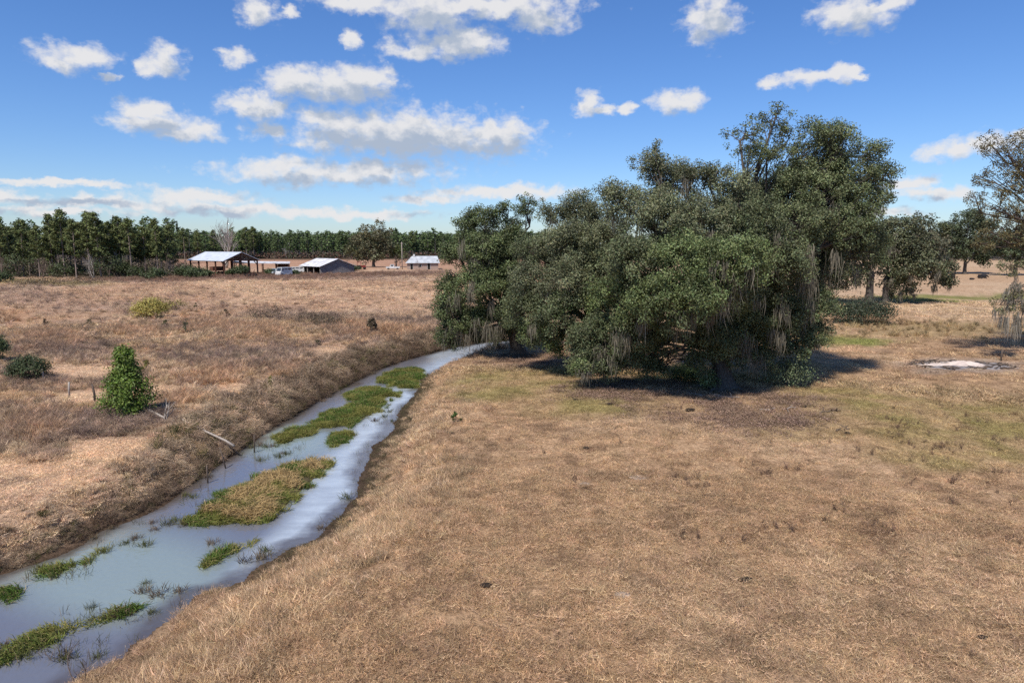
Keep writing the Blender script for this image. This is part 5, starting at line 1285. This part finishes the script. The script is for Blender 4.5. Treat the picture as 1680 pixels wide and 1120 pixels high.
def build_small():
    # fallen rails and posts left of the creek
    a = GT(300, 697); b = G(384, 731, WATER_Z + .6)
    stick('fallen_rail', np.linspace(a + [0, 0, .3], b, 7) + RNG.normal(size=(7, 3)) * .02, np.linspace(.045, .06, 7), 'long pale fallen pole sloping down the left bank', 'fallen pole', M_DRIFT)
    a = GT(243, 682); b = GT(271, 692)
    stick('fallen_rail', np.linspace(a + [0, 0, .35], b + [0, 0, .2], 5), np.linspace(.065, .06, 5), 'short pale broken rail right of the cone shaped evergreen', 'fallen pole', M_DRIFT)
    g = GT(274, 694)
    bare_tree('dead_snag', g, 1.7, 'grey forked dead stick beside the short broken rail', spread=.5, seed=91, depth=1, r0=.04, mat=M_DRIFT, cat='dead stick', n_br=3, trunks=2)
    for px, py, h, lab, mt in [(156, 662, 1.15, 'dark leaning fence post left of the cone shaped evergreen', M_POST), (114, 652, .95, 'grey fence post farther left in the pale grass', M_DRIFT), (71, 622, .7, 'short pale stake below the dark rounded bush', M_DRIFT), (1667, 549, .85, 'dark post in the tall grass at the right edge', M_POST), (1642, 592, .95, 'charred dark post at the right end of the ash heap', M_POST)]:
        g = GT(px, py); stick('fence_post', [g - [0, 0, .2], g + [.01, 0, h * .5], g + [RNG.normal() * .04, 0, h]], [.065, .06, .055], lab, 'post', mt, 'old posts standing in the fields')
    for px, py, h, lx, lab in [(372, 768, 1.0, .28, 'dark leaning stake standing in the water below the fallen pole'), (341, 792, .8, .0, 'short dark stake in the water nearest the large islet tip'), (417, 742, .9, -.05, 'thin upright stake in the water above the other stakes')]:
        g = G(px, py, WATER_Z); stick('water_stake', [g - [0, 0, .3], g + [-lx * .5, 0, h * .5], g + [-lx, 0, h]], [.035, .033, .028], lab, 'stake', M_POST, 'stakes standing in the creek')
    # fallen branches below the oaks
    for px, py, L, az, lab, mt in [(1280, 672, 2.2, .1, 'pale fallen branch on the leaf litter right of the trunk', M_LITTERWOOD), (1180, 652, 2.4, -.35, 'grey fallen branch at the foot of the largest oak', M_LITTERWOOD), (1360, 676, 1.2, .05, 'small dark stick on the green turf', M_POST), (1382, 706, .8, .2, 'short dark stick at the edge of the green turf', M_POST), (1306, 614, 2.6, 1.3, 'white dead limb leaning in the pale green bush', M_LITTERWOOD)]:
        g = GT(px, py); d = np.array([math.cos(az), math.sin(az), .02 if az < 1 else .35]) * L / 2
        root = MB(); p = np.linspace(-d, d, 6) + RNG.normal(size=(6, 3)) * .05; p[:, 2] += .06 + (abs(d[2]) if az > 1 else 0)
        root.tube(p, np.linspace(.05, .02, 6), 6)
        for k in (1, 3, 4):
            e = p[k] + np.array([RNG.normal() * .4, RNG.normal() * .4, .12 + .2 * RNG.random()]); root.tube(np.array([p[k], (p[k] + e) / 2 + [0, 0, .03], e]), [.025, .018, .01], 5)
        o = root.build('fallen_branch', mt); o.location = g; tag(o, lab, 'branch', 'fallen branches below the oaks')
    # ash heap with charred fringe
    g = GT(1578, 600)
    def mound(w, dp, h, seed, n=40):
        xs = np.linspace(-1, 1, n); X, Yy = np.meshgrid(xs, xs); rr = np.hypot(X, Yy) + (fbm(X * 3, Yy * 3, 1, seed, 4) - .5) * .8
        z = h * sstep(1.0, .1, rr) * (.55 + .9 * fbm(X * 5, Yy * 5, 1, seed + 5, 4)) - .06 * sstep(.8, 1.1, rr)
        m = MB(); i = np.arange(n - 1)[:, None] * n; j = np.arange(n - 1)[None, :]
        q = np.stack([i + j, i + j + 1, i + n + j + 1, i + n + j], -1).reshape(-1, 4)
        cx = rr.reshape(-1)[q].min(1) < 1.02
        m.add(np.stack([X * w / 2, Yy * dp / 2, z + .05], -1).reshape(-1, 3), q[cx]); return m
    r = empty('ash_heap', g, 0, 'pale ash heap ringed with charred debris on the pasture', 'ash heap')
    mound(7.2, 4.2, .10, 301).build('charred_ring', M_CHAR, r)
    o = mound(3.8, 2.4, .26, 311).build('ash_mound', M_ASH, r); o.location = (.15, .1, .02)
    o = mound(3.0, 1.4, .14, 317).build('ash_mound', M_ASH, r); o.location = (-1.8, -.1, .02)
    m = MB()
    for _ in range(60):
        a = RNG.random() * 6.283; q = .6 + .5 * RNG.random(); p = np.array([math.cos(a) * 3.4 * q, math.sin(a) * 1.9 * q, .1]); d = RNG.normal(size=3) * .25; d[2] = abs(d[2]) * .3
        m.tube([p - d, p + [0, 0, .03], p + d], [.05, .06, .03], 5)
    m.build('charred_sticks', M_POST, r)
    # droppings and dark clods on the pasture
    for px, py, s0, lab in [(798, 963, .20, 'flat dark dropping on the near turf, left of centre'), (1224, 953, .20, 'dark dropping on the near turf right of centre'), (1611, 1049, .17, 'dark dropping near the bottom right corner'), (961, 737, .22, 'small dark clod on the middle of the pasture'), (1132, 674, .36, 'wide dark clod in front of the litter under the oak'), (944, 657, .22, 'dark clod at the left edge of the oak shade'), (1000, 664, .22, 'dark clod left of the wide clod'), (1390, 712, .22, 'dark clod below the green turf'), (743, 712, .14, 'tiny dark clod below the small green sapling'), (1320, 668, .2, 'dark clod right of the pale fallen branch')]:
        g = GT(px, py); n = 9; m = MB(); V = []; s = s0 * .6
        for k, (rr, z) in enumerate(((1, -.02), (.95, .16), (.6, .32), (.0, .36))):
            for a in np.arange(n) / n * 6.283: V.append([math.cos(a) * rr * s * (1.25 + .3 * RNG.normal() * .5), math.sin(a) * rr * s * .8 * (1 + .25 * RNG.normal() * .5), z * s + .02])
        q = [[k * n + i, k * n + (i + 1) % n, (k + 1) * n + (i + 1) % n, (k + 1) * n + i] for k in range(3) for i in range(n)]
        m.add(V, q); o = m.build('dropping', M_DUNG); o.location = g + [0, 0, .05]; tag(o, lab, 'dropping', 'dark droppings and clods on the pasture')
    # pale bare patches
    for px, py, s, lab in [(1049, 783, .42, 'pale grey flat stone in the pasture turf'), (960, 794, .24, 'small pale tan stone left of the flat grey stone'), (1020, 975, .22, 'pale stone on the near turf')]:
        g = GT(px, py); n = 12; m = MB(); V = []
        for rr, z in ((1, -.02), (.85, .06), (.4, .10), (0, .1)):
            for a in np.arange(n) / n * 6.283: V.append([math.cos(a) * rr * s * (1 + .1 * RNG.normal()), math.sin(a) * rr * s * .7 * (1 + .1 * RNG.normal()), z * .5])
        m.add(V, [[k * n + i, k * n + (i + 1) % n, (k + 1) * n + (i + 1) % n, (k + 1) * n + i] for k in range(3) for i in range(n)])
        o = m.build('flat_stone', M_STONE); o.location = g; tag(o, lab, 'stone', 'pale stones in the turf')

def cow(base, rz, s, label):
    """black cow lying in the grass, head low in front (local +x)"""
    root = empty('cow', base, rz, label, 'cow', 'black cattle resting on the far pasture')
    m = bpy.data.meshes.new('body'); o = bpy.data.objects.new('body', m); COL.objects.link(o); o.parent = root
    V = [(-.75, 0, .55), (-.2, 0, .6), (.4, 0, .62), (.75, 0, .75), (1.1, 0, .72), (1.38, 0, .55), (1.58, 0, .38),      # spine, neck, head
         (-.55, .42, .3), (-.1, .62, .16), (-.5, .68, .1), (-.55, -.42, .3), (-.1, -.62, .16), (-.5, -.68, .1),          # folded hind legs
         (.6, .34, .32), (.95, .40, .14), (.6, .44, .08), (.6, -.34, .32), (.95, -.40, .14), (.6, -.44, .08),            # folded front legs
         (-1.05, .05, .45), (-1.2, .12, .15), (1.2, .2, .78), (1.2, -.2, .78)]
    E = [(0, 1), (1, 2), (2, 3), (3, 4), (4, 5), (5, 6), (0, 7), (7, 8), (8, 9), (0, 10), (10, 11), (11, 12), (2, 13), (13, 14), (14, 15), (2, 16), (16, 17), (17, 18), (0, 19), (19, 20), (4, 21), (4, 22)]
    rad = [.48, .55, .48, .27, .19, .15, .10, .22, .12, .07, .22, .12, .07, .16, .09, .06, .16, .09, .06, .06, .04, .05, .05]
    m.from_pydata([tuple(np.array(v) * s) for v in V], E, [])
    sk = o.modifiers.new('skin', 'SKIN'); sb = o.modifiers.new('smooth', 'SUBSURF'); sb.levels = sb.render_levels = 2
    for i, r in enumerate(rad): m.skin_vertices[0].data[i].radius = (r * s, r * s * (.8 if i < 3 else 1)); 
    m.skin_vertices[0].data[1].use_root = True
    m.materials.append(M_COW)
    return root

# ---------------------------------------------------------------- sky, sun, camera
SUN_AZ, SUN_EL = R(-152), R(56)         # azimuth from +Y, clockwise seen from above; sun stands high behind the camera's left shoulder

CLOUDS = [(122, 92, 46, 22), (100, 105, 34, 14), (182, 128, 14, 8), (268, 100, 32, 24), (245, 113, 22, 13), (395, 94, 24, 14), (240, 182, 34, 22), (262, 205, 70, 22), (318, 218, 48, 15),
          (425, 18, 28, 20), (478, 22, 16, 9), (570, 62, 18, 14), (590, 6, 70, 14), (700, 28, 60, 30), (790, 8, 150, 16), (890, 25, 46, 22), (755, 68, 62, 22), (680, 82, 44, 13),
          (420, 172, 56, 18), (490, 140, 52, 26), (560, 142, 72, 30), (600, 130, 40, 24), (440, 214, 24, 15),
          (560, 204, 84, 20), (650, 212, 120, 32), (730, 226, 120, 34), (815, 222, 50, 32), (640, 236, 150, 18), (660, 220, 170, 32),
          (540, 285, 160, 20), (470, 276, 80, 16), (620, 278, 90, 16),
          (810, 314, 110, 12), (700, 328, 62, 9), (890, 312, 60, 10), (1165, 28, 40, 32), (1398, 22, 52, 26), (1445, 8, 40, 12), (968, 170, 22, 18), (988, 181, 26, 8), (1034, 174, 14, 9),
          (1112, 165, 38, 17), (1264, 135, 24, 10), (1322, 131, 40, 13), (1372, 123, 36, 12), (1410, 118, 13, 7), (1562, 244, 50, 18), (1610, 234, 46, 16), (1670, 218, 20, 18), (1500, 300, 26, 13), (1524, 318, 55, 10),
          (100, 300, 130, 7), (12, 322, 24, 13), (170, 332, 150, 12), (320, 326, 95, 14), (420, 346, 160, 9), (90, 348, 140, 8), (570, 352, 150, 7), (1330, 352, 200, 8)]

def build_world():
    w = bpy.data.worlds.new('World'); SC.world = w; w.use_nodes = True
    nt = w.node_tree; nt.nodes.clear(); l = nt.links.new
    out = nd(nt, 'ShaderNodeOutputWorld')
    sky = nd(nt, 'ShaderNodeTexSky', sky_type='NISHITA'); sky.sun_disc = False; sky.sun_elevation = SUN_EL; sky.sun_rotation = SUN_AZ
    sky.air_density = 1.0; sky.dust_density = .3; sky.ozone_density = 3.0
    tint = nd(nt, 'ShaderNodeMix', data_type='RGBA', blend_type='MULTIPLY'); tint.inputs[0].default_value = 1; tint.inputs[7].default_value = (SKY_T[0], SKY_T[1], SKY_T[2], 1)
    hs = nd(nt, 'ShaderNodeHueSaturation'); hs.inputs['Saturation'].default_value = 1.16; l(sky.outputs[0], hs.inputs['Color']); l(hs.outputs[0], tint.inputs[6])
    b1 = nd(nt, 'ShaderNodeBackground'); b1.inputs[1].default_value = SKY_S; l(tint.outputs[2], b1.inputs[0])
    # cloud field in azimuth / elevation degrees of the sky itself
    g = bpy.data.node_groups.new('cloud_field', 'ShaderNodeTree')
    g.interface.new_socket('P', in_out='INPUT', socket_type='NodeSocketVector'); g.interface.new_socket('D', in_out='OUTPUT', socket_type='NodeSocketFloat')
    gi = g.nodes.new('NodeGroupInput'); go = g.nodes.new('NodeGroupOutput'); gl = g.links.new
    n1 = nd(g, 'ShaderNodeTexNoise', noise_dimensions='2D'); n1.inputs['Scale'].default_value = .42; n1.inputs['Detail'].default_value = 6; n1.inputs['Roughness'].default_value = .62
    v0 = nd(g, 'ShaderNodeVectorMath', operation='MULTIPLY'); v0.inputs[1].default_value = (.7, 1, 1); gl(gi.outputs[0], v0.inputs[0]); gl(v0.outputs[0], n1.inputs['Vector'])
    s1 = nd(g, 'ShaderNodeVectorMath', operation='SUBTRACT'); gl(n1.outputs['Color'], s1.inputs[0]); s1.inputs[1].default_value = (.5, .5, .5)
    s2 = nd(g, 'ShaderNodeVectorMath', operation='MULTIPLY'); gl(s1.outputs[0], s2.inputs[0]); s2.inputs[1].default_value = (3.4, 1.9, 0)
    s3 = nd(g, 'ShaderNodeVectorMath', operation='ADD'); gl(gi.outputs[0], s3.inputs[0]); gl(s2.outputs[0], s3.inputs[1])
    acc = None
    for (cx, cy, rx, ry) in CLOUDS:
        d = ray(cx, cy); az = math.degrees(math.atan2(d[0], d[1])); el = math.degrees(math.atan2(d[2], math.hypot(d[0], d[1])))
        k = math.degrees(1 / F) * math.cos(R(az)) ** 2 if False else math.degrees(1 / F) / (1 + d[0] ** 2) ** .5 / (1 + d[0] ** 2) ** .2
        a = nd(g, 'ShaderNodeVectorMath', operation='SUBTRACT'); gl(s3.outputs[0], a.inputs[0]); a.inputs[1].default_value = (az, el, 0)
        b = nd(g, 'ShaderNodeVectorMath', operation='MULTIPLY'); gl(a.outputs[0], b.inputs[0]); b.inputs[1].default_value = (1 / (rx * k * 1.34), 1 / (ry * k * 1.34), 0)
        c = nd(g, 'ShaderNodeVectorMath', operation='LENGTH'); gl(b.outputs[0], c.inputs[0])
        if acc is None: acc = c.outputs['Value']
        else:
            m = nd(g, 'ShaderNodeMath', operation='SMOOTH_MIN'); m.inputs[2].default_value = .25; gl(acc, m.inputs[0]); gl(c.outputs['Value'], m.inputs[1]); acc = m.outputs[0]
    n2 = nd(g, 'ShaderNodeTexNoise', noise_dimensions='2D'); n2.inputs['Scale'].default_value = 1.25; n2.inputs['Detail'].default_value = 7; n2.inputs['Roughness'].default_value = .6
    gl(v0.outputs[0], n2.inputs['Vector'])
    vo = nd(g, 'ShaderNodeTexVoronoi', voronoi_dimensions='2D', feature='SMOOTH_F1'); vo.inputs['Scale'].default_value = .85; vo.inputs['Detail'].default_value = 3; vo.inputs['Roughness'].default_value = .5; vo.inputs['Smoothness'].default_value = .25
    wv = nd(g, 'ShaderNodeVectorMath', operation='MULTIPLY_ADD'); gl(s1.outputs[0], wv.inputs[0]); wv.inputs[1].default_value = (1.2, 1.2, 0); gl(v0.outputs[0], wv.inputs[2]); gl(wv.outputs[0], vo.inputs['Vector'])
    m1 = nd(g, 'ShaderNodeMath', operation='SUBTRACT'); m1.inputs[0].default_value = 1.0; gl(acc, m1.inputs[1])
    m2 = nd(g, 'ShaderNodeMath', operation='MULTIPLY_ADD'); gl(n2.outputs['Fac'], m2.inputs[0]); m2.inputs[1].default_value = .7; m2.inputs[2].default_value = -.35
    m4 = nd(g, 'ShaderNodeMath', operation='MULTIPLY_ADD'); gl(vo.outputs['Distance'], m4.inputs[0]); m4.inputs[1].default_value = -.45; m4.inputs[2].default_value = .36
    m5 = nd(g, 'ShaderNodeMath', operation='ADD'); gl(m4.outputs[0], m5.inputs[0]); gl(m2.outputs[0], m5.inputs[1])
    m3 = nd(g, 'ShaderNodeMath', operation='ADD'); gl(m1.outputs[0], m3.inputs[0]); gl(m5.outputs[0], m3.inputs[1])
    gl(m3.outputs[0], go.inputs[0])
    tc = nd(nt, 'ShaderNodeTexCoord'); sx = nd(nt, 'ShaderNodeSeparateXYZ'); l(tc.outputs['Generated'], sx.inputs[0])
    at = nd(nt, 'ShaderNodeMath', operation='ARCTAN2'); l(sx.outputs[0], at.inputs[0]); l(sx.outputs[1], at.inputs[1])
    asn = nd(nt, 'ShaderNodeMath', operation='ARCSINE'); l(sx.outputs[2], asn.inputs[0])
    cm = nd(nt, 'ShaderNodeCombineXYZ'); l(at.outputs[0], cm.inputs[0]); l(asn.outputs[0], cm.inputs[1])
    dg = nd(nt, 'ShaderNodeVectorMath', operation='SCALE'); l(cm.outputs[0], dg.inputs[0]); dg.inputs['Scale'].default_value = 180 / math.pi
    f0 = nd(nt, 'ShaderNodeGroup'); f0.node_tree = g; l(dg.outputs[0], f0.inputs[0])
    up = nd(nt, 'ShaderNodeVectorMath', operation='ADD'); l(dg.outputs[0], up.inputs[0]); up.inputs[1].default_value = (-.5, 1.3, 0)
    f1 = nd(nt, 'ShaderNodeGroup'); f1.node_tree = g; l(up.outputs[0], f1.inputs[0])
    al = nd(nt, 'ShaderNodeMapRange', interpolation_type='SMOOTHSTEP'); l(f0.outputs[0], al.inputs[0]); al.inputs[1].default_value = -.06; al.inputs[2].default_value = .74; al.inputs[4].default_value = .96
    sh = nd(nt, 'ShaderNodeMapRange', interpolation_type='SMOOTHSTEP'); l(f1.outputs[0], sh.inputs[0]); sh.inputs[1].default_value = .0; sh.inputs[2].default_value = .75
    cc = nd(nt, 'ShaderNodeMix', data_type='RGBA'); l(sh.outputs[0], cc.inputs[0]); cc.inputs[6].default_value = (.64, .635, .64, 1); cc.inputs[7].default_value = (.33, .385, .475, 1)
    b2 = nd(nt, 'ShaderNodeBackground'); l(cc.outputs[2], b2.inputs[0]); b2.inputs[1].default_value = 1.0
    ms = nd(nt, 'ShaderNodeMixShader'); l(al.outputs[0], ms.inputs[0]); l(b1.outputs[0], ms.inputs[1]); l(b2.outputs[0], ms.inputs[2])
    l(ms.outputs[0], out.inputs[0])
    w.cycles.sampling_method = 'MANUAL'; w.cycles.sample_map_resolution = 512
    s = bpy.data.lights.new('sun', 'SUN'); s.energy = SUN_E; s.angle = R(4); s.color = (1, .93, .84)
    so = bpy.data.objects.new('sun', s); COL.objects.link(so)
    d = Vector((math.sin(SUN_AZ) * math.cos(SUN_EL), math.cos(SUN_AZ) * math.cos(SUN_EL), math.sin(SUN_EL)))
    so.rotation_euler = d.to_track_quat('Z', 'Y').to_euler(); so.location = (-60, -20, 60)

SKY_S, SKY_T, SUN_E = .088, (.82, .96, 1.25), 4.5

def build_camera():
    c = bpy.data.cameras.new('camera'); o = bpy.data.objects.new('camera', c); COL.objects.link(o)
    c.sensor_width = 36; c.lens = 24; c.clip_end = 20000; c.clip_start = .1
    o.location = (0, 0, CAM_H); o.rotation_euler = (math.pi / 2 - PITCH, 0, 0)
    SC.camera = o
    v = SC.view_settings; v.view_transform = 'Standard'; v.look = 'None'; v.exposure = 0.35; v.gamma = 1
    SC.render.engine = 'CYCLES'
    cy = SC.cycles; cy.max_bounces = 5; cy.diffuse_bounces = 3; cy.glossy_bounces = 2; cy.transmission_bounces = 3; cy.transparent_max_bounces = 4
    cy.use_denoising = False; cy.sample_clamp_indirect = 4; cy.caustics_reflective = False; cy.caustics_refractive = False

import time
T0 = time.time()
def step(f):
    f(); print('%-16s %.1fs' % (f.__name__, time.time() - T0))
for f in (build_camera, build_world, build_ground, build_water, build_cover, build_islets, build_oaks, build_pines, build_shrubs, build_barns, build_yard, build_small):
    step(f)
cow(GT(1611, 457), R(-8), 1.05, 'larger black cow lying on the far pasture with its head to the right')
cow(GT(1594, 459), R(-15), .5, 'small black calf lying left of the larger cow')
